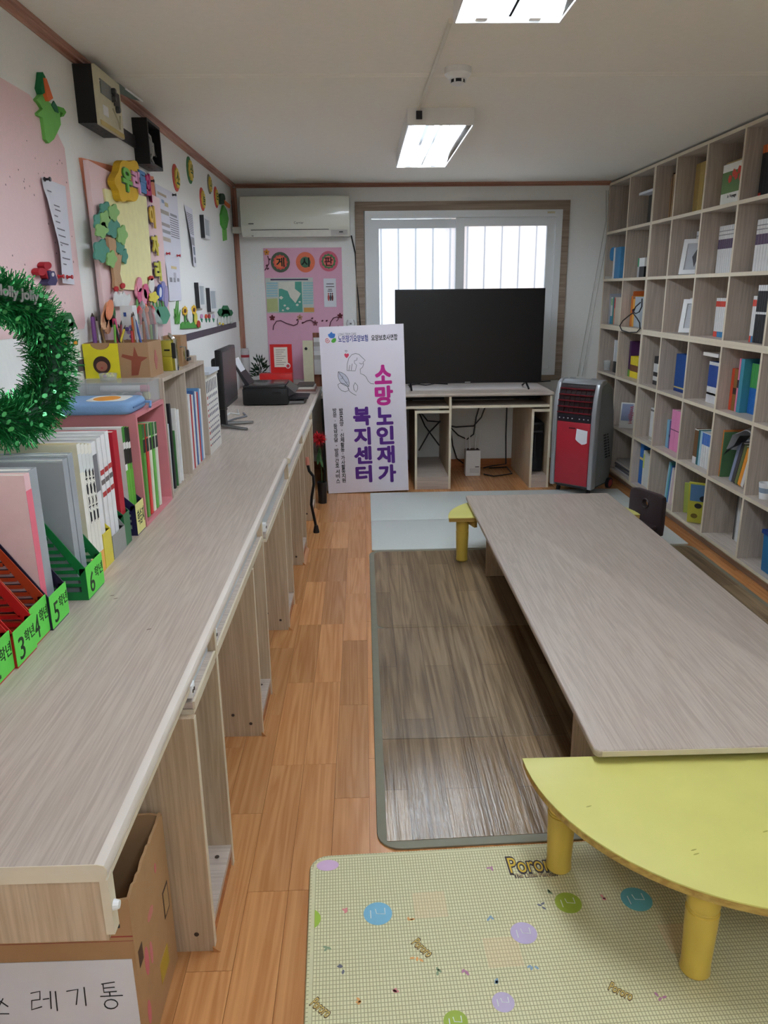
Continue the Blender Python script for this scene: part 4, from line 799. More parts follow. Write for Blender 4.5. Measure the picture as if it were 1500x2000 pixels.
# ---- speaker boxes
def cabinet(label, wall_px, front_px, far_px, top, bot, radio):
    y0 = P(*wall_px, X=WL).y; xf = P(*front_px, Y=y0).x; yf = P(*far_px, X=xf).y; zt_ = P(*top, Y=y0).z; zb_ = P(*bot, Y=y0).z
    t = thing('speaker_box', label, 'speaker', (WL, (y0+yf)/2, zb_), 0, 'open black boxes high on the left wall'); th = .012
    MB().box(WL, xf, y0, y0+th, zb_, zt_).box(WL, xf, yf-th, yf, zb_, zt_).box(WL, xf, y0+th, yf-th, zt_-th, zt_).box(WL, xf, y0+th, yf-th, zb_, zb_+th).box(WL, WL+.006, y0+th, yf-th, zb_+th, zt_-th).build('case', M_black, t)
    for k in range(4): box('vent_slot', C(70, 70, 70), t, WL+.03, xf-.03, y0+.05+k*.05, y0+.062+k*.05, zb_-.001, zb_)
    return t, y0, yf, xf, zb_, zt_
t, y0, yf, xf, zb_, zt_ = cabinet('black wall box with cream front panel and dials, nearest the viewer', (140, 125), (178, 124), (236, 262), (178, 124), (187, 240), True)
M_cream = mat('aged_cream', (214, 208, 178), .45); pt_ = MB()
fp = box('front_panel', M_cream, t, xf, xf+.012, y0-.004, yf+.004, zb_-.006, zt_-.0, .002); H = zt_-zb_; Wd = yf-y0
box('tuner_window', C(110, 116, 112, rough=.3), t, xf+.012, xf+.016, y0+.12*Wd, y0+.55*Wd, zb_+.55*H, zb_+.8*H); box('speaker_slot', C(40, 40, 42), t, xf+.012, xf+.015, y0+.66*Wd, y0+.92*Wd, zb_+.5*H, zb_+.78*H)
for u, v in ((.6, .6), (.62, .74), (.75, .45)): MB().lathe([(.012, 0), (.012, .012), (.009, .016)], 14, M=frame((xf+.012, y0+u*Wd, zb_+v*H), (0, 1, 0), (0, 0, 1))).build('knob', C(60, 60, 60, rough=.3), t, True)
box('switch_plate', M_white, t, xf+.012, xf+.018, y0+.14*Wd, y0+.32*Wd, zb_+.18*H, zb_+.36*H, .002); box('brass_strip', C(200, 180, 110, metal=.4), t, xf+.010, xf+.014, y0, yf, zb_-.004, zb_+.012)
MB().tube([(xf+.02, y0+.5*Wd, zb_+.4*H), (xf+.03, y0+.56*Wd, zb_+.2*H), (xf+.02, y0+.75*Wd, zb_+.1*H), (xf+.02, y0+.8*Wd, zb_+.35*H)], .003, 6).build('wire', C(180, 176, 150), t)
Y1a, Y1f, ZZ1, XF1 = y0, yf, zt_, xf
t, y0, yf, xf, zb_, zt_ = cabinet('smaller open black wall box with bare wires inside', (256, 228), (286, 229), (319, 335), (286, 229), (291, 320), False); H = zt_-zb_; Wd = yf-y0
box('circuit_block', C(150, 150, 146), t, WL+.006, WL+.05, y0+.3*Wd, y0+.75*Wd, zb_+.3*H, zb_+.6*H, .003)
MB().tube([(WL+.05, y0+.4*Wd, zb_+.55*H), (xf-.03, y0+.3*Wd, zb_+.8*H), (xf-.02, y0+.5*Wd, zb_+.7*H), (WL+.05, y0+.6*Wd, zb_+.4*H), (xf-.02, y0+.45*Wd, zb_+.2*H), (xf-.02, y0+.6*Wd, zb_+.12*H)], .005, 6).build('wire', C(190, 190, 186), t, True)
MB().tube([(WL+.05, y0+.55*Wd, zb_+.5*H), (xf-.03, y0+.8*Wd, zb_+.5*H), (xf-.02, y0+.85*Wd, zb_+.3*H)], .004, 6).build('wire', C(90, 90, 92), t, True)
box('connecting_bar', C(40, 36, 40), t, WL, WL+.01, Y1f+.012, y0-.002, zb_+.5*H-.03, zb_+.5*H+.02)
pl = [Z1(*q) for q in ((590, 468), (650, 475), (730, 515), (770, 550), (815, 580), (850, 615), (800, 605), (740, 575), (690, 565), (640, 515))]
pn = thing('paper_fan', 'translucent dark green pointed fan leaf poking out above the cream box', 'fan', (XF1-.02, Y1a+.2, ZZ1))
pp_ = [P(*q, X=XF1+.004) for q in pl]
MB().add([(v.x, v.y, v.z) for v in pp_]+[(v.x+.004, v.y, v.z) for v in pp_], [tuple(range(10))[::-1], tuple(range(10, 20))]+[(i, (i+1) % 10, 10+(i+1) % 10, 10+i) for i in range(10)]).build('blade', C(60, 96, 84, rough=.3), pn)
MB().tube([P(*Z1(600, 490), X=XF1+.01), P(*Z1(690, 555), X=XF1+.01)], .004, 6).build('spine', M_white, pn); MB().tube([P(*Z1(765, 540), X=XF1+.01), P(*Z1(868, 618), X=XF1+.01)], .004, 6).build('handle', M_white, pn)
# ---- pink board with tree
BX = WL+.035
pbz = thing('craft_board', 'leaning pink foam board with tree and flower cut-outs on left wall', 'craft board', base_of([(235, 690)], WL))
a_, b_ = yz((172, 312), BX), yz((238, 690), BX); yR = yz((327, 560), BX)[0]
cut('orange_backing', [(160, 308), (300, 345), (330, 640), (226, 690)], F_(226, 146, 116), pbz, WL, .012)
MB().prism([(a_[0], b_[1]), (yR, b_[1]), (yR, a_[1]-.02), (a_[0], a_[1])], 'x', BX-.02, BX).build('pink_panel', mat('pink_foam', (240, 208, 208), .7, var=.02), pbz, bevel=.002)
cut('yellow_panel', [Z3(*q) for q in ((205, 320), (590, 395), (650, 1200), (470, 1250), (360, 1240), (300, 900))], F_(246, 240, 180), pbz, BX, .008)
TR = BX+.008
cut('trunk', [Z3(*q) for q in ((240, 760), (300, 780), (325, 820), (320, 900), (330, 930), (370, 905), (360, 1000), (350, 1100), (372, 1180), (375, 1260), (300, 1230), (300, 1150), (285, 1040), (255, 900))], F_(196, 158, 120), pbz, TR, .010)
for (x, y, rx, ry, teal) in ((220, 510, 48, 62, 1), (292, 540, 45, 70, 0), (215, 600, 40, 70, 0), (165, 620, 46, 74, 1), (185, 700, 52, 66, 0), (285, 665, 55, 95, 1), (372, 745, 42, 80, 0), (180, 890, 62, 95, 1), (275, 965, 42, 70, 0), (352, 850, 34, 70, 1), (395, 940, 24, 62, 1)):
    cut('leaf_cluster', oval(*Z3(x, y), rx*.225, ry*.225, 40, 0, .15, 5), F_(*((92, 156, 138) if teal else (150, 196, 122))), pbz, TR+(.006 if teal else .010), .006)
for k, (x, y) in enumerate(((515, 1250), (540, 1300), (575, 1310), (610, 1340), (530, 1200), (590, 1260))):
    cut('tulip', oval(*Z3(x, y), 5, 15, 14), F_(*((226, 110, 150) if k % 2 else (238, 160, 180))), pbz, TR+.004*(k % 3), .006)
for k in range(9): x = 500+k*32; cut('leaf_blade', [Z3(x, 1500), Z3(x+10-k*3, 1330+10*(k % 3)), Z3(x+34, 1500)], F_(*((96, 168, 120) if k % 2 else (120, 180, 110))), pbz, TR+.003*(k % 3), .006)
for k in range(3): cut('grass_mound', oval(*Z3(560+k*90, 1480), 14, 18, 18, 0, .06, 6), F_(92, 158, 130), pbz, TR+.01, .005)
cut('iris', oval(*Z3(718, 1270), 5, 16, 14), F_(50, 80, 170), pbz, TR+.006, .006); cut('iris_centre', oval(*Z3(722, 1270), 2.4, 10, 12), F_(230, 230, 236), pbz, TR+.012, .002); cut('iris', oval(*Z3(748, 1260), 5, 20, 14), F_(150, 150, 200), pbz, TR+.002, .006); cut('lavender', oval(*Z3(775, 1310), 4, 22, 14), F_(170, 160, 200), pbz, TR+.004, .006)
cut('daffodil', oval(*Z3(660, 1315), 9, 10, 20, 0, .2, 5), F_(232, 216, 90), pbz, TR+.012, .005)
cut('hen', oval(*Z3(642, 1205), 5, 14, 14), F_(240, 238, 232), pbz, TR+.006, .006); cut('comb', oval(*Z3(640, 1140), 4, 5, 10), F_(200, 60, 60), pbz, TR+.006, .006)
for x, y in ((320, 1240), (380, 1210)): cut('red_bow', oval(*Z3(x, y), 4, 5.5, 10), F_(196, 50, 56), pbz, TR+.012, .005)
cut('white_fence', [Z3(*q) for q in ((300, 1350), (305, 1285), (318, 1262), (330, 1290), (345, 1300), (355, 1270), (370, 1290), (385, 1262), (400, 1290), (420, 1300), (440, 1285), (452, 1330), (430, 1390), (310, 1400))], F_(232, 234, 232), pbz, TR+.014, .006)
for (x, y, cc) in ((235, 1450, (246, 190, 150)), (262, 1430, (240, 150, 110)), (215, 1520, (246, 200, 160)), (280, 1500, (90, 150, 100)), (250, 1560, (246, 190, 150))): cut('lily_petal', oval(*Z3(x, y), 6, 20, 14, .1), F_(*cc), pbz, TR+.016+.0065*((x*7) % 5), .006)
# letters going down the board
_bg = [(330, 120), (380, 50), (430, 45), (480, 70), (500, 120), (560, 180), (560, 360), (520, 380), (515, 440), (450, 455), (400, 440), (360, 400), (330, 330), (305, 240), (310, 160)]
by = thing('flower_badge', 'yellow flower-shaped foam badge with four coloured letters', 'badge', base_of([Z3(440, 455)], BX))
cut('flower', oval(*Z3(432, 250), 26, 41, 48, 0, .09, 6), F_(228, 184, 50), by, BX+.0095, .028)
BB = BX+.038
def glyph(ch_, zx, zy, w_, h_, x0, fillc, par, outline=None, nm='letter'):
    c = P(*Z3(zx, zy), X=x0); w2 = (P(*Z3(zx+w_, zy), X=x0)-P(*Z3(zx, zy), X=x0)).y; h2 = abs((P(*Z3(zx, zy+h_), X=x0)-P(*Z3(zx, zy), X=x0)).z)
    if outline:
        V, F = fit(ch_, w2*1.06, h2*1.06, .12); MB().add([(p[0], p[1], p[2]) for p in V], F, frame((x0, c.y, c.z), (0, 1, 0), (0, 0, 1))).build('letter_outline', C(*outline), par)
    V, F = fit(ch_, w2, h2, .045); return MB().add([(p[0], p[1], p[2]*8+.004) for p in V], F, frame((x0, c.y, c.z), (0, 1, 0), (0, 0, 1))).build(nm, C(*fillc), par)
glyph('우', 405, 240, 80, 210, BB, (110, 190, 60), by, (50, 60, 50)); glyph('리', 488, 255, 62, 190, BB, (230, 160, 200), by, (70, 50, 70)); glyph('들', 545, 260, 62, 190, BB, (70, 130, 190), by, (40, 50, 80)); 
for ch_, x, y, w_, h_, fc, oc, lab in (('의', 600, 310, 40, 250, (190, 40, 110), (90, 20, 60), 'magenta foam letter beside the yellow flower badge'), ('이', 635, 575, 48, 200, (226, 186, 70), (70, 50, 110), 'topmost yellow foam letter with purple outline on the board'), ('자', 665, 840, 56, 180, (222, 206, 80), (70, 50, 110), 'middle yellow foam letter with purple outline on the board'), ('리', 690, 1075, 50, 180, (206, 206, 80), (70, 50, 110), 'lowest yellow foam letter with purple outline on the board')):
    t = thing('foam_letter', lab, 'letter', base_of([Z3(x, y+h_/2)], BX), 0, 'foam letters on the craft board'); glyph(ch_, x, y, w_, h_, BX+.01, fc, t, oc)
# printed sheets further along
L_ = [(.08, .9, .05+.055*k) for k in range(15)]
note('printed sheet with tables pinned right of the craft board', [Z3(*q) for q in ((660, 270), (865, 378), (908, 958), (722, 915))], [(.52, .95, .30+.035*k) for k in range(9)], WL, .012, [(.06, .45, .86, .90, (190, 170, 150)), (.2, .32, .76, .81, (150, 170, 200)), (.34, .5, .73, .79, (214, 196, 150)), (.08, .5, .60, .66, (170, 160, 150)), (.08, .5, .42, .47, (170, 160, 160)), (.1, .5, .32, .37, (160, 160, 166)), (.08, .48, .20, .26, (190, 176, 160)), (.56, .9, .62, .66, (150, 150, 160))])
note('smaller printed sheet pinned below the sheet with tables', [Z3(*q) for q in ((748, 925), (885, 955), (908, 1345), (790, 1350))], [], WL+.002, .012, [(.35, .75, .72, .78, (220, 200, 150)), (.5, .68, .52, .64, (190, 190, 200)), (.15, .35, .42, .52, (150, 150, 160)), (.45, .62, .42, .52, (150, 150, 160)), (.72, .9, .44, .52, (150, 150, 160))])
note('narrow printed sheet hanging curled on the wall', [Z3(*q) for q in ((930, 468), (1005, 508), (1045, 1035), (1005, 1028))], [(.1, .92, .55+.03*k) for k in range(12)], WL, .03, [(.5, .9, .2, .34, (110, 130, 150)), (.5, .9, .06, .16, (130, 140, 150)), (.2, .9, .36, .5, (150, 154, 160))])
for x, y, cc, lab in ((632, 250, (40, 40, 44), 'black push pin above the sheet with tables'), (836, 378, (40, 40, 44), 'black push pin at right corner of the sheet with tables'), (780, 915, (190, 40, 60), 'left red push pin below the sheet with tables'), (876, 934, (190, 40, 60), 'right red push pin below the sheet with tables')): pin(*Z3(x, y), WL+.006, cc, lab)
# white box frames
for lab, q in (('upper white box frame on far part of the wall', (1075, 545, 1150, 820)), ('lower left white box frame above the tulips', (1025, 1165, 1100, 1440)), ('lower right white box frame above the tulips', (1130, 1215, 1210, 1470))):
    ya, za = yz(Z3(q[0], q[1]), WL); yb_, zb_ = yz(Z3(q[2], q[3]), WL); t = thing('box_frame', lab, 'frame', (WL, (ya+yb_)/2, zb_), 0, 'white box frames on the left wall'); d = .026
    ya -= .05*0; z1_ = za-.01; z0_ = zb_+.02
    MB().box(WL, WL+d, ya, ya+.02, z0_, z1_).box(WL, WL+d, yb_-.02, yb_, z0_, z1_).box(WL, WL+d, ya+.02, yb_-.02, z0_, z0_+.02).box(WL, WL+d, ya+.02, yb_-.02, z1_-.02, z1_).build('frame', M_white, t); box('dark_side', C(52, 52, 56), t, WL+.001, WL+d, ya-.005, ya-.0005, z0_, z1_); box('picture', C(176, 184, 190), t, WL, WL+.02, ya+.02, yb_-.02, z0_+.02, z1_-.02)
# round letter badges
for i, (x, y, cc, r, ch_, lab) in enumerate(((855, 222, (214, 92, 80), .07, '소', 'red round letter badge nearest the black boxes'), (982, 152, (70, 130, 80), .075, '식', 'green round letter badge under the ceiling trim'), (1163, 280, (140, 140, 120), .062, '나', 'grey-green round letter badge near the ceiling trim'), (1098, 418, (220, 96, 84), .07, '눔', 'lower red round letter badge above the upper box frame'), (1225, 400, (222, 90, 80), .07, '터', 'red round letter badge nearest the far corner'))):
    c = P(*Z3(x, y), X=WL); t = thing('letter_badge', lab, 'badge', (WL, c.y, c.z-r), 0, 'round letter badges on the left wall')
    MB().prism(oval(c.y, c.z, r, r, 30), 'x', WL, WL+.004).build('disc', F_(*cc), t); MB().prism(oval(c.y+.01, c.z, r*.72, r*.72, 48, 0, .08, 10), 'x', WL+.004, WL+.012).build('scalloped_disc', F_(226, 200, 90), t)
    V, F = fit(ch_, r*.95, r*.95, .02); MB().add(V, F, frame((WL+.0126, c.y+.01, c.z), (0, 1, 0), (0, 0, 1))).build('letter', F_(50, 100, 60), t)
pr_ = thing('green_paper_parrot', 'green paper cut-out with orange beak hanging near far corner', 'ornament', base_of([Z3(1310, 700)], WL))
cut('body', [Z3(*q) for q in ((1300, 470), (1330, 520), (1345, 600), (1330, 680), (1310, 700), (1285, 650), (1280, 560))], F_(86, 170, 70), pr_, WL, .016); cut('head', oval(*Z3(1290, 415), 5, 11, 14), F_(40, 70, 50), pr_, WL, .02); cut('beak', [Z3(*q) for q in ((1305, 425), (1360, 470), (1355, 500), (1310, 455))], F_(230, 120, 60), pr_, WL+.01, .012); cut('tail', [Z3(*q) for q in ((1290, 680), (1325, 690), (1330, 790), (1298, 800))], F_(120, 190, 90), pr_, WL, .006)
# ================================================================== WREATH
wc = P(12, 705, Y=1.86); wr = thing('tinsel_wreath', 'green tinsel wreath with sequin leaves hanging at left edge', 'wreath', wc, math.radians(-21), world=False)
R_, r_ = .148, .056
def ringp(a, rad, b_, rr): return Vector((math.cos(b_)*rr, (rad+math.sin(b_)*rr)*math.cos(a), (rad+math.sin(b_)*rr)*math.sin(a)))
tor = MB(); n1, n2 = 40, 12
V = [ringp(2*math.pi*i/n1, R_, 2*math.pi*j/n2, .032) for i in range(n1) for j in range(n2)]
tor.add(V, [(i*n2+j, ((i+1) % n1)*n2+j, ((i+1) % n1)*n2+(j+1) % n2, i*n2+(j+1) % n2) for i in range(n1) for j in range(n2)]).build('core', C(10, 60, 34), wr, True)
rn = random.Random(11)
for part, cc, cnt, rg in (('dark_tinsel', (26, 122, 60), 4200, .45), ('bright_tinsel', (84, 196, 116), 2800, .22)):
    tb = MB()
    for i in range(cnt):
        a = rn.random()*6.283; b_ = rn.random()*6.283; p = ringp(a, R_, b_, .026); d = (ringp(a, R_, b_, 1)-ringp(a, R_, b_, 0)).normalized()
        q = Vector((rn.gauss(0, .5), rn.gauss(0, .5), rn.gauss(0, .5))); d = (d+q).normalized(); ln = rn.uniform(.026, .056); s_ = d.orthogonal().normalized()*.0011
        e = p+d*ln
        if e.x < -.075: continue
        tb.add([p-s_, p+s_, e+s_, e-s_], [(0, 1, 2, 3)])
    tag(tb.build(part, mat(part, cc, rg, metal=.75, var=.2, scale=200), wr), kind='stuff')
sq = MB()
for i in range(230):
    a = rn.random()*6.283; b_ = rn.uniform(-1.2, 2.2); d = (ringp(a, R_, b_, 1)-ringp(a, R_, b_, 0)).normalized(); p = ringp(a, R_, b_, rn.uniform(.056, .072)); n_ = (d+Vector((rn.gauss(0, .4), rn.gauss(0, .4), rn.gauss(0, .4)))).normalized(); u_ = n_.orthogonal().normalized(); v_ = n_.cross(u_); rr = rn.uniform(.005, .008)
    sq.add([p+u_*math.cos(k*1.047)*rr+v_*math.sin(k*1.047)*rr*.75 for k in range(6)], [tuple(range(6))])
tag(sq.build('sequin_leaves', mat('sequin', (90, 190, 116), .2, metal=.4, var=.2, scale=60), wr), kind='stuff')
V, F = fit('Holly Jolly', .13, .032, .03); MB().add([(p[0], p[1], p[2]*4) for p in V], F, frame((.068, -.005, R_+.005), (0, 1, -.15), (0, .15, 1))).build('silver_lettering', mat('silver_foil', (210, 214, 216), .2, metal=.8), wr)
# ================================================================== ON THE COUNTER
FX = -.735
def file_box(label, y0, y1, colr, label_txt=None, paper=(110, 226, 90), xf=FX, depth=.25, hb=.30, hf=.085, ink=(30, 60, 30)):
    t = thing('file_box', label, 'file box', (xf-depth/2, (y0+y1)/2, CT), 0, 'plastic file boxes on the counter'); m = C(*colr, rough=.35); xb = xf-depth; th = .0025; xm = xf-.60*depth
    def h(x): return hf+(hb-hf)*min(1, (xf-x)/(xf-xm))
    for s, ys in (('side', y0), ('side', y1-th)):
        b = MB(); b.box(xb, xf, ys, ys+th, CT, CT+.022).box(xf-.016, xf, ys, ys+th, CT+.022, CT+hf).box(xb, xb+.016, ys, ys+th, CT+.022, CT+hb)
        b.prism([(xf, CT+hf), (xm, CT+hb), (xb+.016, CT+hb), (xb+.016, CT+hb-.02), (xm, CT+hb-.02), (xf-.016, CT+hf-.02)], 'y', ys, ys+th)
        k = 0; z = .036
        while z < hb-.03:
            xs = xf-.016 if z < hf-.02 else xf-.016-(z-hf+.02)/(hb-hf)*(xf-xm)
            b.box(xb+.016, xs, ys, ys+th, CT+z, CT+z+.009); z += .018
        b.box((xb+xf)/2-.035, (xb+xf)/2-.023, ys, ys+th, CT+.022, CT+h((xb+xf)/2)-.012)
        b.build(s, m, t)
    box('front', m, t, xf-th, xf, y0+th, y1-th, CT, CT+hf); box('back', m, t, xb, xb+th, y0+th, y1-th, CT, CT+hb); box('bottom', m, t, xb+th, xf-th, y0+th, y1-th, CT, CT+th)
    if label_txt:
        w_ = y1-y0+.004; p = MB().box(xf, xf+.0012, y0-.002, y1+.002, CT+.004, CT+hf+.004).build('paper_label', C(*paper, rough=.7), t)
        b = MB()
        if label_txt[0] != ' ': V, F = fit(label_txt[0], w_*.26, hf*.62); b.add(V, F, frame((xf+.0016, y0+w_*.27, CT+hf*.45), (0, 1, 0), (0, 0, 1)))
        if len(label_txt) > 1: kk = 0 if label_txt[0] == ' ' else 1; V, F = fit(label_txt[1:], w_*(.48 if kk else .8), hf*(.36 if kk else .5)); b.add(V, F, frame((xf+.0016, y0+w_*(.70 if kk else .5), CT+hf*(.62 if kk else .55)), (0, 1, 0), (0, 0, 1)))
        b.build('handwriting', C(*ink), p)
    return t
RED, ORG = (200, 40, 36), (190, 74, 40)
file_box('red file box with green grade label cut by left edge', 1.335, 1.434, RED, '2학년', xf=-.741)
file_box('red file box labelled 3 on its green paper', 1.438, 1.530, RED, '3학년', xf=-.734, hf=.079)
file_box('orange-red file box labelled 4 on its green paper', 1.534, 1.618, ORG, '4학년', xf=-.740, hf=.088)
file_box('navy file box labelled 5 on its green paper', 1.622, 1.718, (44, 40, 64), '5학년', xf=-.733, hf=.080)
file_box('green file box labelled 6 standing forward of the others', 1.800, 1.916, (30, 130, 66), '6학년', xf=-.712)
file_box('small yellow file box beside the white binders', 2.030, 2.098, (226, 210, 50), None, hf=.10, hb=.26, xf=-.742)
file_box('grey slotted file box holding white comic books', 2.104, 2.222, (150, 152, 148), None, hf=.07, hb=.28, xf=-.742)
file_box('narrow dark green file box beside the grey one', 2.226, 2.284, (26, 110, 60), None, hf=.10, hb=.24, xf=-.744)
file_box('navy and red file box with yellow handwritten label', 2.330, 2.414, (44, 40, 80), ' 학습지', (232, 228, 150), xf=-.738, hf=.10, hb=.24)
def flat(name, label, cat, y0, y1, top, cover, pages=(236, 234, 226), xf=FX-.006, depth=.215, z0=CT, band=None, lean=0, group=None, rough=.5, alpha=None, spine=None, text=None):
    """book, folder or binder standing upright with its spine to the aisle"""
    z1 = P(top[0], top[1], X=xf).z if isinstance(top, tuple) else z0+top; H = z1-z0; T = y1-y0; cm = alpha or C(*cover, rough=rough); th = min(.0022, T*.2)
    t = thing(name, label, cat, (xf-depth/2, (y0+y1)/2, z0+.0006+abs(math.sin(lean))*(y1-y0)/2), 0, group, world=False); t.rotation_euler = (lean, 0, 0); D2 = depth/2; T2 = T/2
    MB().box(-D2, D2, -T2, -T2+th, 0, H).box(-D2, D2, T2-th, T2, 0, H).box(D2-th, D2, -T2+th, T2-th, 0, H).build('cover', cm, t)
    MB().box(-D2+.004, D2-th, -T2+th, T2-th, .003, H-.004).build('pages', C(*pages), t)
    if spine: box('spine', C(*spine), t, D2, D2+.0006, -T2, T2, .0, H)
    for (a, b_, cc) in (band or []): box('spine_band', C(*cc), t, D2+.0006, D2+.0012, -T2, T2, a*H, b_*H)
    if text:
        V, F = fit(text, H*.4, T*.5); MB().add(V, F, frame((D2+.0014, 0, H*.62), (0, 0, -1), (0, 1, 0))).build('spine_text', M_dark, t)
    return t
clear = mat('clear_sleeve', (206, 214, 220), .25, var=.02, alpha=.62)
flat('sketchbook', 'white sketchbook with pink edge standing in the navy file box', 'book', 1.628, 1.656, (29, 938), (246, 214, 212), xf=-.752, z0=CT+.003, spine=(238, 196, 200), band=[(.05, .9, (240, 120, 140))])
flat('plastic_sleeve', 'clear plastic sleeve of papers beside the pink-edged sketchbook', 'folder', 1.662, 1.704, (60, 918), (220, 224, 230), z0=CT+.003, xf=-.755, alpha=clear)
flat('plastic_sleeve', 'grey clear document folder, first behind the green file box', 'folder', 1.822, 1.852, (112, 905), (206, 214, 218), z0=CT+.003, xf=-.742, alpha=clear)
flat('plastic_sleeve', 'grey clear document folder touching the white binders', 'folder', 1.858, 1.890, (125, 893), (206, 214, 218), z0=CT+.003, xf=-.742, alpha=clear)
for k in range(4):
    flat('slim_binder', 'white slim binder with orange foot and yellow top, %s from the green file box' % ORD[k], 'binder', 1.922+k*.0255, 1.946+k*.0255, (150+k*8, 868), (240, 234, 206), pages=(240, 186, 40), xf=-.742, spine=(240, 238, 226), band=[(0, .17, (240, 180, 90)), (.80, .93, (225, 228, 226))], group='white binders with orange feet', text='학습자료' if k > 0 else None)
for k in range(5):
    y = 2.0335+k*.031 if k < 2 else 2.1085+(k-2)*.036
    flat('comic_book', 'white comic book with small red mark, %s from the white binders' % ORD[k], 'book', y, y+.030, (188+k*9, 862-k*7), (240, 240, 240), xf=-.756, depth=.215 if k else .19, z0=CT+.003, band=[(.52, .56, (190, 60, 60)), (.62, .66, (120, 110, 110)), (.70, .74, (190, 60, 60))] if k > 1 else [(.6, .9, (120, 120, 124))], group='white comic books on the counter')
flat('hardcover_book', 'thick crimson hardcover book among the file boxes', 'book', 2.232, 2.276, (238, 834), (190, 30, 48), xf=-.752, z0=CT+.003, pages=(240, 236, 226))
mg = [((238, 240, 236), (70, 150, 60)), ((110, 190, 70), (30, 50, 36)), ((96, 178, 60), (30, 50, 36))]
for k in range(3):
    flat('workbook', 'green and white workbook, %s from the crimson book' % ORD[k], 'book', 2.336+k*.025, 2.358+k*.025, (246+k*7, 830-k), mg[k][0], xf=-.757, z0=CT+.003, band=[(.86, 1, mg[k][1]), (.66, .80, (34, 40, 36)), (.80, .86, (236, 236, 230)), (.05, .6, (110, 190, 66))], group='green workbooks on the counter')
# ---- pink cubby
def cubby(label, y0, y1, xf, zt, m, div, name='cubby_shelf', me=None):
    t = thing(name, label, 'shelf', ((xf+WL)/2, (y0+y1)/2, CT), 0); xb = WL+.004; th = .014; me = me or m
    box('top', m, t, xb, xf, y0, y1, zt-th, zt); box('bottom', m, t, xb, xf, y0, y1, CT, CT+th)
    for y in [y0, y1-th]+list(div): box('side', m, t, xb, xf, y, y+th, CT+th, zt-th)
    box('back', m, t, xb, xb+.005, y0+th, y1-th, CT+th, zt-th)
    return t
M_pinkw = mat('pink_painted_wood', (216, 136, 142), .6, var=.06, scale=12)
pkz = P(300, 790, X=FX).z
cubby('pink painted open cubby under the blue pouch', 2.424, 2.778, FX, pkz, M_pinkw, [])
for k in range(5):
    cc = [(96, 168, 70), (226, 60, 56), (236, 238, 214), (110, 190, 80), (236, 236, 222)][k]
    flat('workbook', '%s workbook, %s inside the pink cubby' % (['green', 'red', 'cream', 'lime green', 'ivory'][k], ORD[k]), 'book', 2.478+k*.038, 2.502+k*.038, .315-.004*k, cc, xf=-.742, z0=CT+.0155, lean=math.radians(-4), band=[(.86, 1, (60, 110, 60)), (.70, .84, (36, 40, 38))], group='books inside the pink cubby', depth=.2)
# ---- ash cubby
wz = P(356, 722, X=FX).z
M_cub = wood('cubby_laminate', (208, 194, 178), (184, 168, 150), 'z', .8, .5, contrast=.35)
cubby('grey-wood two-bay cubby carrying the pencil box', 2.790, 3.535, FX, wz, M_cub, [3.135])
bk = [('thin_folder', 'pale blue thin folder', (206, 222, 232), .012, .26), ('tablet_case', 'black hardback file', (28, 28, 32), .022, .33), ('thin_folder', 'small green leaflet', (70, 130, 70), .008, .22), ('sketchbook', 'white ring-bound sketchbook', (236, 234, 230), .02, .30), ('sketchbook', 'white notepad', (240, 240, 240), .016, .29)]
y = 2.835
for nm, lab, cc, T, H in bk:
    flat(nm, lab+' in the left bay of the grey-wood cubby', 'book', y, y+T, H, cc, xf=FX-.010, z0=CT+.0145, group='books in left bay of grey-wood cubby', lean=math.radians(-2)); y += T+.026
bk = [('white', (236, 236, 238)), ('red-edged white', (196, 60, 66)), ('white', (238, 238, 238)), ('blue', (70, 110, 170)), ('white', (236, 236, 240)), ('red', (200, 50, 60)), ('sky blue', (110, 160, 210)), ('white', (238, 238, 240))]
y = 3.19
for k, (lab, cc) in enumerate(bk):
    flat('notebook', '%s notebook, %s in the right bay of grey-wood cubby' % (lab, ORD[k]), 'notebook', y, y+.026, .325-.006*(k % 3), (238, 238, 238) if k % 3 else cc, xf=FX-.010, z0=CT+.0145, spine=cc, group='notebooks in right bay of grey-wood cubby', lean=math.radians(-3)); y += .033
# ---- calendar stack
cl = thing('calendar_stack', 'stack of large wall calendars with printed month grid standing by the monitor', 'calendar', (-.86, 3.72, CT))
yc0, yc1 = 3.56, 3.86; zc = 1.115
box('calendar_pages', C(228, 226, 220), cl, -.965, -.742, yc0, yc1, CT, zc, .002)
for r in range(9):
    for c_ in range(7): box('date_mark', C(120, 122, 134) if c_ else C(190, 90, 90), cl, -.742, -.7412, yc0+.02+c_*.038, yc0+.02+c_*.038+(.02 if r < 6 else .024), zc-.10-r*.028, zc-.10-r*.028+(.008 if r % 3 else .014))
for c_ in range(7): box('month_bar', C(70, 72, 80), cl, -.742, -.7412, yc0+.02+c_*.038, yc0+.034+c_*.038, zc-.07, zc-.015)
for i, (dx, cc, lab) in enumerate(((0, (222, 216, 200), 'ivory paper bundle lying on top of the calendar stack'), (.01, (214, 222, 232), 'pale blue magazine lying on the paper bundle'))):
    o = box('paper_bundle', C(*cc), None, -.96+dx, -.735+dx, 3.57+dx, 3.85-dx, zc+i*.016, zc+.015+i*.016); tag(o, lab, 'papers')
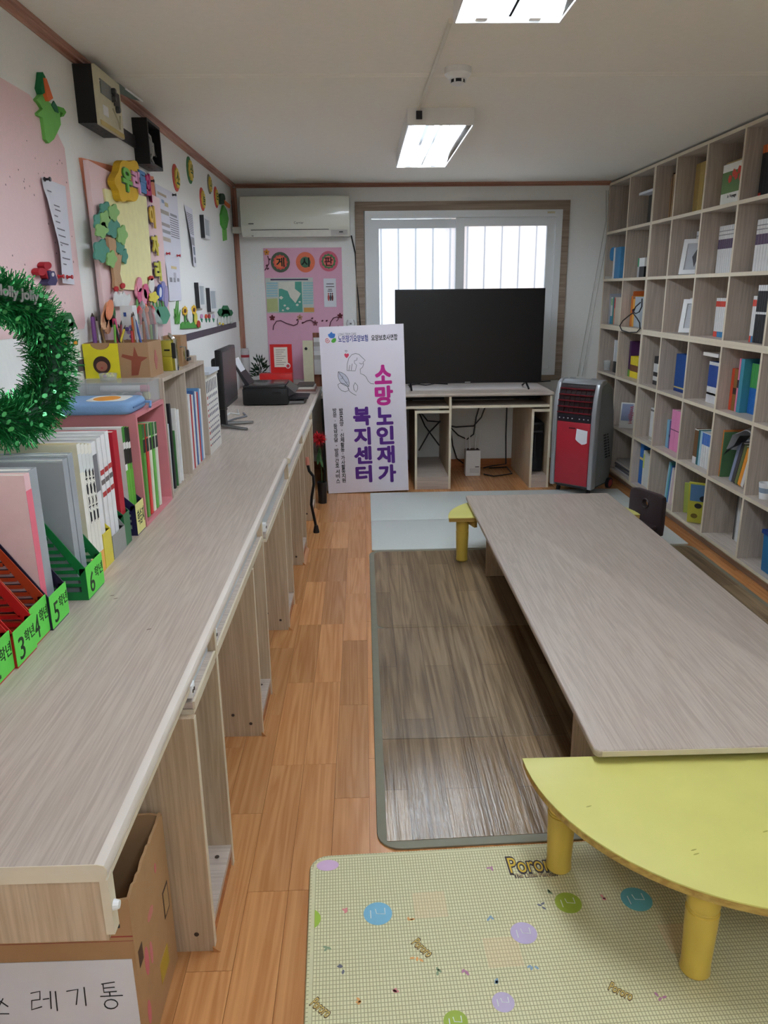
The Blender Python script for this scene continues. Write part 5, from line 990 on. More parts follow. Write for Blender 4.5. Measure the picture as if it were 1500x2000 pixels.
# ---- blue pouch and clear box on pink cubby
po = thing('zip_pouch', 'blue zipped pouch with orange print lying on the pink cubby', 'pouch', (-.86, 2.54, pkz))
M_pouch = mat('blue_fabric', (128, 164, 206), .8, var=.04, scale=150, bump=.2)
pz0 = pkz+.001
MB().prism(rrect(-1.0, -.742, 2.40, 2.60, .035, 5), 'z', pz0, pz0+.040).build('body', M_pouch, po, bevel=.014, seg=3)
MB().tube([(-.742, 2.43, pz0+.02), (-.742, 2.57, pz0+.02), (-.76, 2.598, pz0+.02)], .003, 6).build('zip', C(84, 120, 170), po)
MB().tube([(-.742, 2.57, pz0+.02), (-.725, 2.575, pz0+.018), (-.722, 2.55, pz0+.004)], .005, 6).build('zip_pull', C(110, 150, 196), po)
MB().prism(rrect(-.90, -.775, 2.435, 2.575, .03), 'z', pz0+.0402, pz0+.041).build('white_patch', C(236, 236, 232), po); MB().prism(oval(-.845, 2.50, .042, .055, 18), 'z', pz0+.041, pz0+.0418).build('orange_print', C(240, 160, 56), po)
cb2 = thing('clear_storage_box', 'clear plastic storage box with small toys behind the blue pouch', 'storage box', (-.87, 2.70, pkz))
M_clr = mat('clear_plastic', (224, 230, 230), .12, var=.01, alpha=.28)
q = (-1.0, -.745, 2.625, 2.772); z0 = pkz; z1 = P(300, 742, X=-.75).z
for nm, e in (('wall', (q[0], q[1], q[2], q[2]+.003)), ('wall', (q[0], q[1], q[3]-.003, q[3])), ('wall', (q[0], q[0]+.003, q[2]+.003, q[3]-.003)), ('wall', (q[1]-.003, q[1], q[2]+.003, q[3]-.003))): box(nm, M_clr, cb2, *e, z0, z1)
box('lid', M_clr, cb2, q[0]-.004, q[1]+.004, q[2]-.004, q[3]+.004, z1, z1+.004); box('base', M_clr, cb2, q[0]+.003, q[1]-.003, q[2]+.003, q[3]-.003, z0, z0+.003)
rn = random.Random(2)
for i, cc in enumerate(((200, 206, 110), (110, 130, 90), (220, 170, 190), (120, 110, 90), (206, 210, 190), (90, 120, 80), (180, 150, 130))):
    c = Vector((rn.uniform(-.97, -.775), rn.uniform(2.655, 2.745), z0+.0195)); o = MB().lathe([(.004, -.016), (.013, -.011), (.016, 0), (.012, .011), (.004, .015)], 9, c).build('small_toy', C(*cc), None, True); tag(o, '%s little toy lump inside the clear storage box, %s from the wall' % (['yellow-green', 'olive', 'pink', 'brown', 'pale', 'dark green', 'tan'][i], ORD[i]), 'toy', 'small toys in the clear box')
o = MB().tube([(-.93, 2.70, z0+.05), (-.765, 2.70, z0+.05)], .011, 12).build('marker_pen', C(234, 234, 232), None, True); tag(o, 'white marker pen with pink cap inside the clear storage box', 'pen'); MB().tube([(-.79, 2.70, z0+.05), (-.762, 2.70, z0+.05)], .0122, 12).build('cap', C(206, 90, 120), o, True)
sb = thing('sweets_tub', 'small clear tub of yellow sweets on the lid of the storage box', 'tub', (-.90, 2.70, z1+.004)); MB().lathe([(.028, 0), (.032, .024), (.030, .024), (.026, .003), (.001, .003)], 16, (-.90, 2.70, z1+.004)).build('tub', M_clr, sb, True)
for i in range(6): a = i*1.05; MB().lathe([(.002, -.006), (.008, -.002), (.008, .003), (.002, .007)], 7, (-.90+.014*math.cos(a), 2.70+.014*math.sin(a), z1+.020)).build('sweet', C(*[(226, 214, 80), (160, 120, 140), (200, 210, 90)][i % 3]), sb, True)
# ---- kraft pencil box on the grey-wood cubby
kb = thing('kraft_box', 'brown kraft box with red scribbles holding pencils', 'box', (-.86, 2.9, wz)); M_kraft = mat('kraft_card', (176, 140, 104), .85, var=.06, scale=25)
kx0, kx1, ky0, ky1, kz = WL+.012, P(291, 700, Y=2.80).x, 2.80, 2.985, wz+.128
for e in ((kx0, kx1, ky0, ky0+.004), (kx0, kx1, ky1-.004, ky1), (kx0, kx0+.004, ky0+.004, ky1-.004), (kx1-.004, kx1, ky0+.004, ky1-.004)): box('side', M_kraft, kb, *e, wz, kz)
box('bottom', M_kraft, kb, kx0+.004, kx1-.004, ky0+.004, ky1-.004, wz, wz+.004)
MB().prism([(kx0+.16, wz+.01), (kx0+.185, wz+.012), (kx0+.20, wz+.06), (kx0+.225, wz+.075), (kx0+.19, wz+.08), (kx0+.18, wz+.115), (kx0+.172, wz+.08), (kx0+.135, wz+.088), (kx0+.13, wz+.078), (kx0+.165, wz+.065)], 'y', ky0-.0008, ky0).build('red_scribble', C(150, 78, 56), kb)
MB().prism(oval(.02+2.87, wz+.06, .02, .035, 10, 0, .2, 4), 'x', kx1, kx1+.0008).build('red_scribble', C(176, 100, 90), kb)
yp = thing('yellow_card_pocket', 'bright yellow card pocket with round brown face sticker on kraft box', 'card', (kx0+.06, ky0, wz))
ya, yb_ = kx0-.004, P(232, 700, Y=2.795).x
arc = [((ya+yb_)/2+.035*math.cos(a), kz-.002-.022*math.sin(a)) for a in [math.pi*i/8 for i in range(9)]]
MB().prism([(ya, wz-.012+.013), (yb_, wz+.001), (yb_, kz-.002)]+arc+[(ya, kz-.002)], 'y', ky0-.006, ky0-.0012).build('pocket', C(234, 220, 40), yp)
fc = ((ya+yb_)/2, wz+.05)
MB().prism(oval(*fc, .031, .032, 24), 'y', ky0-.0075, ky0-.006).build('sticker_hair', C(64, 40, 34), yp); MB().prism(oval(fc[0], fc[1]-.004, .020, .018, 20), 'y', ky0-.0085, ky0-.0075).build('sticker_face', C(170, 110, 86), yp); MB().prism(oval(fc[0], fc[1]-.010, .004, .003, 8), 'y', ky0-.0092, ky0-.0085).build('sticker_mouth', C(170, 50, 50), yp)
pens = [('purple crayon', (120, 70, 140)), ('white pen', (236, 236, 236)), ('tan pencil', (206, 170, 120)), ('yellow pencil', (226, 200, 60)), ('dark red pen', (130, 30, 50)), ('green pen', (110, 180, 60)), ('pink marker', (206, 60, 110)), ('natural wood pencil', (200, 164, 116)), ('black pen', (34, 34, 38)), ('orange pencil', (226, 120, 50)), ('red brush', (190, 40, 50)), ('grey scissors handle', (170, 174, 178)), ('blue pen', (60, 90, 160)), ('brown pencil', (140, 96, 70))]
rn = random.Random(8)
for i, (lab, cc) in enumerate(pens):
    u = (i+.5)/len(pens); bx_ = kx0+.02+(kx1-kx0-.04)*u; by_ = 2.84+.10*((i*7) % 5)/5; dx = rn.uniform(-.05, .05); r_p = .0045 if 'marker' not in lab and 'crayon' not in lab else .008
    tx = min(max(bx_+dx, kx0+.012), kx1-.004); tz = kz+rn.uniform(.03, .09)
    o = MB().tube([(bx_, by_, wz+.012), (tx, by_+.05, tz)], r_p, 8).build('pencil' if 'pencil' in lab else 'pen', C(*cc, rough=.4), None, True); tag(o, '%s standing in the kraft box' % lab, 'pencil' if 'pencil' in lab else 'pen', 'pencils in the kraft box')
    d = (Vector((tx, by_+.05, tz))-Vector((bx_, by_, wz+.012))).normalized(); e = Vector((tx, by_+.05, tz)); MB().tube([e, e+d*.016], [r_p, .001], 8).build('tip', C(60, 50, 44), o, True)
wbx = thing('flower_carton', 'tall white carton with purple flower print behind the pencils', 'box', (-.93, 3.03, wz)); xa, xb = P(238, 640, Y=3.0).x, P(262, 640, Y=3.0).x; zz1 = P(245, 597, Y=3.0).z
box('carton', M_white, wbx, xa, xb, 3.0, 3.06, wz, zz1); 
for k in range(9): MB().prism(oval(xa+.026+.010*math.cos(k*2.3), zz1-.08-.012*k+.006*math.sin(k), .009, .008, 8), 'y', 2.9988, 3.0).build('printed_flower', C(*[(150, 120, 190), (120, 100, 170), (176, 150, 200)][k % 3]), wbx)
box('printed_mark', C(60, 90, 160), wbx, xa+.012, xa+.022, 2.9988, 3.0, zz1-.04, zz1-.025)
hp = thing('paper_pinwheel_bag', 'crumpled clear bag of white paper flowers behind the pencils', 'bag', (-.86, 3.05, wz)); MB().lathe([(.03, 0), (.05, .10), (.055, .19), (.03, .235), (.008, .25)], 9, (-.85, 3.10, wz)).build('bag', mat('crumpled_film', (214, 218, 222), .3, var=.1, scale=30, alpha=.25, bump=.5), hp)
for k in range(5): MB().tube([(-.85+.02*math.cos(k*1.3), 3.10+.02*math.sin(k*1.3), wz+.003), (-.85+.03*math.cos(k*1.3), 3.10+.03*math.sin(k*1.3), wz+.18)], .006, 6).build('stalk', C(*[(226, 226, 226), (90, 90, 100), (190, 60, 60), (206, 206, 200), (120, 160, 90)][k]), hp)
# ---- clear gold pencil sharpener machine
ps_ = thing('pencil_sharpener', 'clear and gold desktop pencil sharpener beside the kraft box', 'pencil sharpener', (-.80, 3.16, wz))
sx0, sx1, sy0, sy1 = P(316, 700, Y=3.06).x, P(346, 700, Y=3.06).x, 3.06, 3.17; sz = P(330, 655, Y=3.06).z
box('drawer', mat('gold_plastic', (196, 184, 60), .25, metal=.4), ps_, sx0, sx1-.02, sy0, sy1, wz, wz+.055, .003); box('body', mat('gold_body', (206, 196, 80), .2, metal=.3, alpha=.85), ps_, sx0, sx1-.02, sy0+.002, sy1, wz+.055, sz-.02, .003)
MB().tube([(sx1-.012, sy0+.02, wz), (sx1-.012, sy0+.02, sz-.02), (sx1-.03, sy0+.02, sz), (sx0+.03, sy0+.02, sz)], .010, 8).build('chrome_arm', mat('chrome', (220, 222, 222), .1, metal=1), ps_, True); box('slot', M_black, ps_, sx0+.012, sx0+.034, sy0-.001, sy0+.002, sz-.06, sz-.054)
box('dark_window', C(40, 40, 40), ps_, sx1-.022, sx1-.006, sy0+.004, sy0+.016, sz-.09, sz-.03); MB().tube([(sx1-.002, sy0+.07, sz-.05), (sx1+.018, sy0+.07, sz-.05), (sx1+.018, sy0+.07, sz-.10)], .005, 8).build('crank', MATS['chrome'], ps_, True)
b2 = thing('brown_gadget_box', 'small brown card box with black crank on the cubby end', 'box', (-.80, 3.33, wz)); box('box', M_kraft, b2, -.845, -.765, 3.25, 3.36, wz, wz+.125); MB().tube([(-.765, 3.30, wz+.05), (-.748, 3.30, wz+.05)], .016, 10).build('crank_hub', M_black, b2, True); box('crank_handle', M_black, b2, -.752, -.746, 3.27, 3.33, wz+.02, wz+.032)
bk3 = tag(box('wood_block', M_cub, None, -.80, -.75, 3.41, 3.46, wz, wz+.03, .003), 'tiny pale wooden block at the cubby corner', 'block')
# red scissors etc. behind
for k, (x, y, cc, lab) in enumerate(((300, 610, (190, 40, 46), 'red handled scissors behind the gold sharpener'), (318, 600, (150, 152, 156), 'grey bladed scissors behind the gold sharpener'), (330, 605, (226, 110, 60), 'orange paint brush behind the gold sharpener'), (345, 600, (120, 70, 60), 'brown paint brush behind the gold sharpener'), (352, 605, (190, 50, 60), 'red pen behind the gold sharpener'))):
    e = P(x, y, X=-.93); e.y = 3.27+.05*k; o = MB().tube([(-.90, e.y-.03, wz+.004), (-.93, e.y, e.z)], .007, 8).build('paint_brush', C(*cc), None, True); tag(o, lab, 'brush', 'tools behind the sharpener'); MB().lathe([(.010, 0), (.014, .014), (.003, .032)], 8, (-.93, e.y, e.z)).build('head', C(*[min(255, c_+30) for c_ in cc]), o, True)
# ---- monitor
mo = thing('computer_monitor', 'black computer monitor on the counter facing the aisle', 'monitor', (-.80, 4.27, CT)); a_, b_ = P(433, 690, X=-.76), P(459, 673, X=-.76); my0, my1 = a_.y, b_.y; mz1 = b_.z; mz0 = .885
box('housing', M_black, mo, -.80, -.762, my0, my1, mz0, mz1, .006); box('screen', mat('monitor_glass', (58, 50, 54), .25), mo, -.762, -.7605, my0+.012, my1-.012, mz0+.028, mz1-.014); box('back_bulge', M_black, mo, -.84, -.80, my0+.08, my1-.08, mz0+.05, mz1-.05, .015)
box('neck', M_black, mo, -.83, -.80, (my0+my1)/2-.03, (my0+my1)/2+.03, CT+.01, mz0+.06); 
for s in (-1, 1): MB().tube([(-.82, (my0+my1)/2+s*.03, CT+.016), (-.75, (my0+my1)/2+s*.08, CT+.012), (-.665, (my0+my1)/2+s*.12, CT+.008)], [.012, .010, .008], 8).build('foot', mat('foot_chrome', (150, 152, 154), .2, metal=.8), mo, True)
for k, (pts, lab) in enumerate((([(-.86, 4.40, CT+.006), (-.80, 4.62, CT+.006), (-.74, 4.72, CT+.006), (-.78, 4.85, CT+.006)], 'grey cable coiling behind the monitor foot'), ([(-.88, 4.5, CT+.006), (-.84, 4.70, CT+.03), (-.80, 4.80, CT+.006), (-.84, 5.0, CT+.006)], 'white cable between the monitor and printer'), ([(-.93, 4.45, CT+.006), (-.92, 4.66, CT+.006), (-.90, 4.80, CT+.006), (-.92, 5.05, CT+.006)], 'black cable between the monitor and printer'))):
    tag(MB().tube(pts, .006, 6).build('cable', C(*[(120, 122, 126), (206, 206, 204), (30, 30, 32)][k]), None, True), lab, 'cable', 'cables behind the monitor')
# ---- printer
pn_ = thing('printer', 'black multifunction printer on far counter', 'printer', (-.68, 5.4, CT)); px0, px1 = P(478, 790, Z=CT).x, P(563, 793, Z=CT).x; py0, py1 = 5.20, 5.56; pz = P(520, 753, Y=5.2).z
box('body', M_black, pn_, px0, px1, py0, py1, CT+.004, pz-.02, .01); box('scanner_lid', mat('printer_lid', (46, 44, 46), .22), pn_, px0+.004, px1-.02, py0+.004, py1, pz-.02, pz, .006); box('lid_seam', C(60, 60, 62), pn_, px0+.02, px1-.06, py0-.0008, py0+.002, pz-.023, pz-.020)
MB().prism([(px1-.002, pz-.08), (px1+.045, pz-.06), (px1+.045, pz-.055), (px1-.015, pz-.004), (px1-.02, pz-.03)], 'y', py0+.02, py1-.02).build('control_panel', C(60, 58, 62, rough=.25), pn_); box('hand_grip', C(14, 14, 14), pn_, px1-.11, px1-.05, py0-.001, py0+.003, pz-.06, pz-.045)
MB().prism([(px1-.01, CT+.03), (px1+.13, CT+.035), (px1+.13, CT+.045), (px1-.01, CT+.05)], 'y', py0+.06, py1-.06).build('output_tray', C(36, 36, 40), pn_); box('paper_cassette', C(110, 108, 106), pn_, px1-.005, px1+.10, py0+.06, py1-.06, CT+.004, CT+.022)
MB().prism([(px0+.02, pz-.02), (px0-.06, pz+.14), (px0-.052, pz+.145), (px0+.05, pz-.01)], 'y', py0+.06, py1-.06).build('paper_feed', C(40, 38, 42), pn_); MB().prism([(px0+.022, pz+.0), (px0-.06, pz+.17), (px0-.056, pz+.172), (px0+.028, pz+.004)], 'y', py0+.08, py1-.08).build('paper_sheets', M_paper, pn_)
# ---- red stand frame
rf = thing('red_letter_stand', 'bright red display stand with printed letter behind the printer', 'stand', (-.66, 6.08, CT)); x0, x1 = P(526, 680, Y=6.0).x, P(569, 680, Y=6.0).x; z1 = P(548, 673, Y=6.0).z; z0 = P(548, 724, Y=6.0).z
M_rs = C(214, 40, 38, rough=.35); box('upright', M_rs, rf, x0, x1, 6.03, 6.045, z0-.02, z1); box('letter', C(236, 228, 214), rf, x0+.03, x1-.035, 6.0285, 6.03, z0+.025, z1-.022)
for k in range(8): box('text_line', C(150, 140, 130), rf, x0+.045, x1-.05-(k % 3)*.015, 6.0277, 6.0285, z1-.045-k*.016, z1-.041-k*.016)
MB().prism(oval(x1-.035, z0+.035, .020, .022, 14), 'y', 6.026, 6.0285).build('badge_ring', C(236, 226, 224), rf); MB().prism(oval(x1-.035, z0+.033, .013, .014, 12), 'y', 6.0245, 6.026).build('badge_centre', C(196, 60, 70), rf)
box('tray', M_rs, rf, x0-.085, x1, 5.97, 6.06, CT, z0-.02, .004)
# ---- plant
plt = thing('potted_plant', 'small dark green leafy plant in the back left corner', 'plant', (P(508, 735, Y=6.15).x, 6.15, CT)); c = Vector((P(508, 735, Y=6.15).x, 6.15, CT)); MB().lathe([(.035, 0), (.045, .07), (.04, .07), (.03, .06)], 14, c).build('pot', C(40, 42, 40), plt, True)
lv_ = MB(); rn = random.Random(4)
for i in range(150):
    d = Vector((rn.gauss(0, 1), rn.gauss(0, 1), abs(rn.gauss(.5, .8)))).normalized(); p = c+Vector((0, 0, .10))+Vector((d.x*.075, d.y*.06, d.z*.15))*rn.uniform(.3, 1); s_ = d.orthogonal().normalized()*.008; lv_.add([p, p+d*.018+s_, p+d*.04, p+d*.018-s_], [(0, 1, 2, 3)])
lv_.build('foliage', C(34, 62, 40, rough=.5), plt); MB().tube([c+Vector((0, 0, .06)), c+Vector((.01, 0, .18))], .004, 6).build('stem', C(60, 50, 34), plt)
bt = thing('glass_jar', 'tall clear jar with red label beside the plant', 'jar', (P(479, 700, Y=6.2).x, 6.2, CT)); c = Vector((P(479, 700, Y=6.2).x, 6.2, CT)); MB().lathe([(.034, 0), (.034, .30), (.030, .31), (.030, .32)], 14, c).build('jar', mat('jar_film', (220, 220, 220), .2, alpha=.7), bt, True); MB().lathe([(.0345, .25), (.0345, .27)], 14, c).build('red_label', C(170, 50, 60), bt)
ev = thing('cream_envelope', 'upright cream card holder with black clip near the sign board', 'card', (P(600, 700, Y=6.2).x, 6.2, CT)); x0, x1 = P(592, 700, Y=6.2).x, P(612, 700, Y=6.2).x; box('card', C(224, 222, 190), ev, x0, x1, 6.2, 6.212, CT, P(600, 665, Y=6.2).z); MB().prism(oval((x0+x1)/2-.015, P(600, 681, Y=6.2).z, .012, .012, 12), 'y', 6.196, 6.2).build('clip', M_black, ev)
wf = thing('paper_rack', 'brown wooden rack of folded papers beside the sign board', 'rack', (P(620, 700, Y=6.25).x, 6.25, CT)); x0, x1 = P(612, 700, Y=6.25).x, P(634, 700, Y=6.25).x; zt_ = P(620, 650, Y=6.25).z; box('back_board', wood('rack_wood', (150, 92, 66), (110, 62, 44), 'z', .5), wf, x0, x1, 6.26, 6.275, CT, zt_)
for k in range(6): box('papers', C(*[(206, 206, 206), (180, 176, 172), (226, 226, 224)][k % 3]), wf, x0+.006, x1, 6.235+k*.003, 6.238+k*.003, CT+.10+k*.03, CT+.22+k*.035)
# ---- books lying by the printer
for k, (cc, lab) in enumerate((((200, 184, 180), 'pinkish magazine at bottom of the pile by the sign board'), ((150, 110, 100), 'brown booklet second in the pile by the sign board'), ((226, 222, 214), 'white booklet third in the pile by the sign board'), ((96, 88, 84), 'dark booklet on top of the pile by the sign board'))):
    o = box('booklet', C(*cc), None, -.545+.01*k, -.365-.008*k, 5.80+.012*k, 6.06, CT+.016*k, CT+.016*k+.0155, .001); tag(o, lab, 'booklet', 'pile of booklets beside the sign board')
# ---- red flower behind the counter edge
rfz = thing('red_artificial_flower', 'red tinsel flower with green leaves in the gap beside the sign board', 'flower', (-.325, 5.3, 0)); fc = P(623, 857, Y=5.35)
pt_ = MB(); rn = random.Random(9)
for i in range(220):
    d = Vector((rn.gauss(0, 1), rn.gauss(0, 1), rn.gauss(0, 1))).normalized(); s_ = d.orthogonal().normalized()*.003; e = fc+d*rn.uniform(.04, .07); pt_.add([fc, fc+d*.03+s_, e, fc+d*.03-s_], [(0, 1, 2, 3)])
pt_.build('petals', C(196, 34, 40, rough=.4), rfz); MB().tube([(fc.x+.01, fc.y+.02, .16), (fc.x+.006, fc.y+.01, fc.z-.1), fc], .004, 6).build('stem', C(60, 90, 50), rfz, True)
for k in range(5): a = k*1.3; MB().prism(oval(0, .045, .012, .045, 10), 'z', 0, .002, frame((fc.x, fc.y, fc.z-.06-.02*k), (math.cos(a), math.sin(a), 0), (-.3*math.sin(a), .3*math.cos(a), -.9))).build('leaf', C(70, 104, 60), rfz)
MB().lathe([(.03, 0), (.036, .16), (.03, .16), (.026, .02)], 14, (fc.x+.01, fc.y+.02, 0)).build('vase', C(36, 36, 38, rough=.3), rfz, True)
# ================================================================== BOOKCASES ON THE RIGHT WALL
BFX, BBX = 1.995, 2.292
ZS = [2.295, 1.928, 1.566, 1.20, .825, .437, .088]     # shelf centres, top to bottom
def bookcase(label, ys, z0, z1, shelves, plinth):
    t = thing('bookcase', label, 'bookcase', ((BFX+BBX)/2, (ys[0]+ys[-1])/2, 0 if plinth else z0), 0, 'open bookcases along the right wall'); th = .018
    for i, y in enumerate(ys):
        ya = y-th/2
        if i == 0: ya = y-th
        if i == len(ys)-1: ya = y
        p = box('side_panel' if i in (0, len(ys)-1) else 'divider', M_shelf, t, BFX, BBX, ya, ya+th, z0, z1); box('edge_band', M_edge, p, BFX-.001, BFX, ya, ya+th, z0, z1)
    for zc in shelves:
        lo, hi = zc
        for i in range(len(ys)-1):
            a = ys[i+1]+(th if i+1 == len(ys)-1 else th/2); b_ = ys[i]-(th if i == 0 else th/2)
            p = box('shelf', M_shelfy, t, BFX, BBX-.006, a, b_, lo, hi); box('edge_band', M_edge, p, BFX-.001, BFX, a, b_, lo, hi)
    box('back', M_shelf, t, BBX-.005, BBX, ys[-1]+th, ys[0]-th, z0, z1)
    if plinth: box('plinth', M_shelfy, t, 2.055, 2.07, ys[-1], ys[0], 0, z0); box('plinth_band', M_edge, t, BFX+.012, BFX+.03, ys[-1], ys[0], z0-.012, z0)
    return t
S = lambda z: (z-.010, z+.010)
U1 = [6.445, 5.955, 5.462]; U2 = [5.460, 5.095, 4.655, 4.215, 3.775, 3.335]; U3 = [3.332, 2.90, 2.46, 2.02, 1.58]
for nm, ys in (('beside the window wall', U1), ('in the middle of the right wall', U2), ('nearest the viewer', U3)):
    bookcase('upper open bookcase '+nm, ys, 1.200, 2.305, [(1.200, 1.218), S(ZS[1]), S(ZS[2]), (2.286, 2.305)], False)
    bookcase('lower open bookcase '+nm, ys, .075, 1.1995, [(1.1815, 1.1995), S(ZS[4]), S(ZS[5]), (.079, .097)], True)
FLOORZ = [z+.0008 for z in (ZS[1]+.010, ZS[2]+.010, 1.218, ZS[4]+.010, ZS[5]+.010, .097)]
def books(row, pxl, py_top, xs, phrase, items, stop=None, group=None, lean=0, depth=.17, fill=True, y0=None):
    """stand books with their spines at X=xs from the far (left) side towards the viewer; items: (desc, rgb, thickness, height or None, bands)"""
    y = P(pxl, py_top+20, X=xs).y; yf_ = P(pxl, py_top+20, X=BFX).y; DV = U1+U2+U3; near = max([d for d in DV if d < yf_])+.0215; y = min(y, min([d for d in DV if d > yf_]+[6.445])-.0195); limit = max((near-.012)*xs/BFX-.02, near); z0 = FLOORZ[row]; hh = P(pxl, py_top, X=xs).z-z0
    tot = sum(q[2] for q in items); items = list(items)
    if y0: y = y0
    while fill and len(items) < 12 and tot < y-limit and y-tot-items[-1][2] > near: items.append(items[-1]); tot += items[-1][2]
    for i, it in enumerate(items):
        desc, cc, T = it[:3]
        if y-T-.29*math.sin(lean) < near: break
        H = it[3] if len(it) > 3 and it[3] else hh; bands = it[4] if len(it) > 4 else []
        H = min(H, (ZS[row]-.012-z0)*.97); D = min(depth, BBX-.010-xs)
        t = thing('book', '%s, %s from left, %s' % (desc, ORD[i], phrase), 'book', (xs+D/2, y-T/2, z0+abs(math.sin(lean))*T/2), 0, group or ('books '+phrase), world=False); t.rotation_euler = (lean, 0, 0)
        th = min(.0025, T*.2); D2 = D/2; T2 = T/2-.0013
        MB().box(-D2, D2, -T2, -T2+th, 0, H).box(-D2, D2, T2-th, T2, 0, H).box(-D2, -D2+th, -T2+th, T2-th, 0, H).build('cover', C(*cc), t)
        MB().box(-D2+th, D2-.004, -T2+th, T2-th, .003, H-.004).build('pages', C(232, 228, 214), t)
        for (a, b_, bc) in bands: box('spine_band', C(*bc), t, -D2-.0006, -D2, -T2, T2, a*H, b_*H)
        y -= T
    return y
W = (226, 226, 224); TAN = (200, 176, 120)
books(0, 1303, 335, 2.10, 'third cell of top shelf', [('brown-backed tall book', (196, 160, 120), .02, .28), ('dark brown thin book', (100, 70, 50), .012, .30), ('tan hardback book', (206, 180, 140), .03, .29)])
books(0, 1350, 325, 2.11, 'fourth cell of top shelf', [('mustard volume', (186, 160, 96), .022, None, [(0, .08, (236, 226, 190))])]*3+[('gold-spined volume', (206, 182, 110), .03, None, [(0, .06, (240, 232, 200))])])
books(0, 1388, 330, 2.10, 'beside flower picture book', [('slim tan volume', TAN, .016, None, [(0, .13, W), (.13, .2, (236, 180, 60))])]*7, depth=.18)
pb_ = thing('picture_book', 'large picture book with red flowers on cover facing out', 'book', (2.0, 4.3, FLOORZ[0])); a_, b_ = P(1411, 398, X=2.02), P(1440, 320, X=2.02)
yA, zA, zB = P(1410, 360, X=2.03).y, FLOORZ[0], P(1425, 320, X=2.03).z; yB = 4.236
box('cover', C(236, 234, 222), pb_, 2.03, 2.05, yB, yA, zA, zB); box('green_meadow', C(96, 130, 70), pb_, 2.0292, 2.03, yB, yA, zA+.06, zA+.17)
for k, (u, v) in enumerate(((.35, .62), (.6, .66), (.8, .60), (.5, .74), (.72, .78), (.9, .72))): MB().prism(oval(yA-(yA-yB)*u, zA+(zB-zA)*v, .02, .02, 14, 0, .12, 5), 'x', 2.028, 2.0292).build('printed_flower', C(214, 70, 44), pb_)
V, F = fit('le Voyage', .10, .022); MB().add(V, F, frame((2.0288, (yA+yB)/2, zA+.04), (0, -1, 0), (0, 0, 1))).build('lettering', M_dark, pb_)
books(0, 1489, 285, 2.08, 'right edge of top shelf', [('black novel with orange top and red foot', (36, 38, 40), .03, None, [(0, .12, (190, 50, 40)), (.85, 1, (216, 110, 56))]), ('black novel with orange top', (40, 42, 44), .03, None, [(.85, 1, (216, 110, 56))])])
# row 1
wv = (96, 80, 104)
cb_w = [(.52, .72, wv), (.80, .82, (150, 150, 150)), (.88, .90, (150, 150, 150))]
books(1, 1345, 455, 2.155, 'behind frame on second shelf', [('white comic with purple band', W, .024, None, cb_w)]*3, depth=.12)
books(1, 1404, 443, 2.10, 'fifth cell of second shelf', [('white comic with purple band', W, .026, None, cb_w)]*5)
books(1, 1478, 430, 2.08, 'right end of second shelf', [('white comic with purple band', W, .03, None, cb_w)]*3)
rb = [(.78, .92, (214, 70, 56)), (.0, .14, (216, 76, 64))]; rb2 = [(.78, .92, (214, 70, 56)), (.0, .14, (60, 130, 180))]
books(2, 1340, 582, 2.155, 'behind frame on third shelf', [('white study comic with red band', W, .02, None, rb)]*2, depth=.13)
books(2, 1398, 582, 2.09, 'fifth cell of third shelf', [('white study comic with red bands', W, .024, None, rb)]*2+[('white study comic with blue foot', W, .024, None, rb2)]*3)
books(2, 1470, 578, 2.05, 'right end of third shelf', [('white study comic with red bands', W, .02, None, rb), ('white study comic with blue foot', W, .02, None, rb2), ('black paperback', (36, 36, 40), .022, .29, [(.5, .54, W), (.9, 1, W)]), ('black paperback', (40, 38, 40), .022, .29, [(.5, .54, W), (.9, 1, W)])])
books(2, 1178, 580, 2.05, 'first cell of third shelf', [('grey plastic file', (176, 180, 190), .05, .24), ('white and blue handbook', (226, 232, 232), .05, None, [(0, .3, (60, 150, 190)), (.7, .95, (160, 206, 160))]), ('teal handbook', (60, 150, 150), .035, None), ('orange handbook', (226, 150, 120), .03, None, [(.6, .95, (220, 70, 90))]), ('beige handbook', (214, 204, 186), .03, None)])
books(2, 1232, 578, 2.06, 'behind the black cord loop', [('orange book', (232, 140, 50), .03, None), ('dark orange book', (206, 100, 40), .012, .26), ('yellow-orange binder', (236, 170, 60), .045, None, [(.9, 1, (160, 100, 50))]), ('grey book', (180, 190, 196), .03, .22)])
# row 3
books(3, 1222, 690, 2.08, 'second cell of fourth shelf', [('purple boxed book', (76, 36, 88), .045, .27, [(0, .2, (110, 170, 70))]), ('yellow boxed book', (236, 214, 40), .04, .16, [(.3, .6, (120, 70, 40))])])
books(3, 1277, 695, 2.08, 'third cell of fourth shelf', [('black and white patterned book', (60, 58, 60), .03, None, [(.45, .75, W), (.15, .3, W)])])
nb_ = [(.09, .13, (220, 200, 130)), (0, .06, (30, 60, 130))]
books(3, 1320, 690, 2.09, 'fourth shelf', [('navy blue encyclopedia volume', (34, 80, 150), .028, None, nb_)]*4)
books(3, 1384, 705, 2.07, 'under the flat white book', [('slim blue and white volume', (52, 84, 160), .018, None, [(0, .40, W), (.20, .25, (206, 180, 100)), (.92, 1, W)])]*7)
o = box('flat_book', C(226, 220, 214), None, 2.05, 2.25, P(1376, 700, X=2.06).y-.20, P(1376, 700, X=2.06).y, FLOORZ[3]+.272, FLOORZ[3]+.292); tag(o, 'white book lying flat on the slim blue and white volumes', 'book')
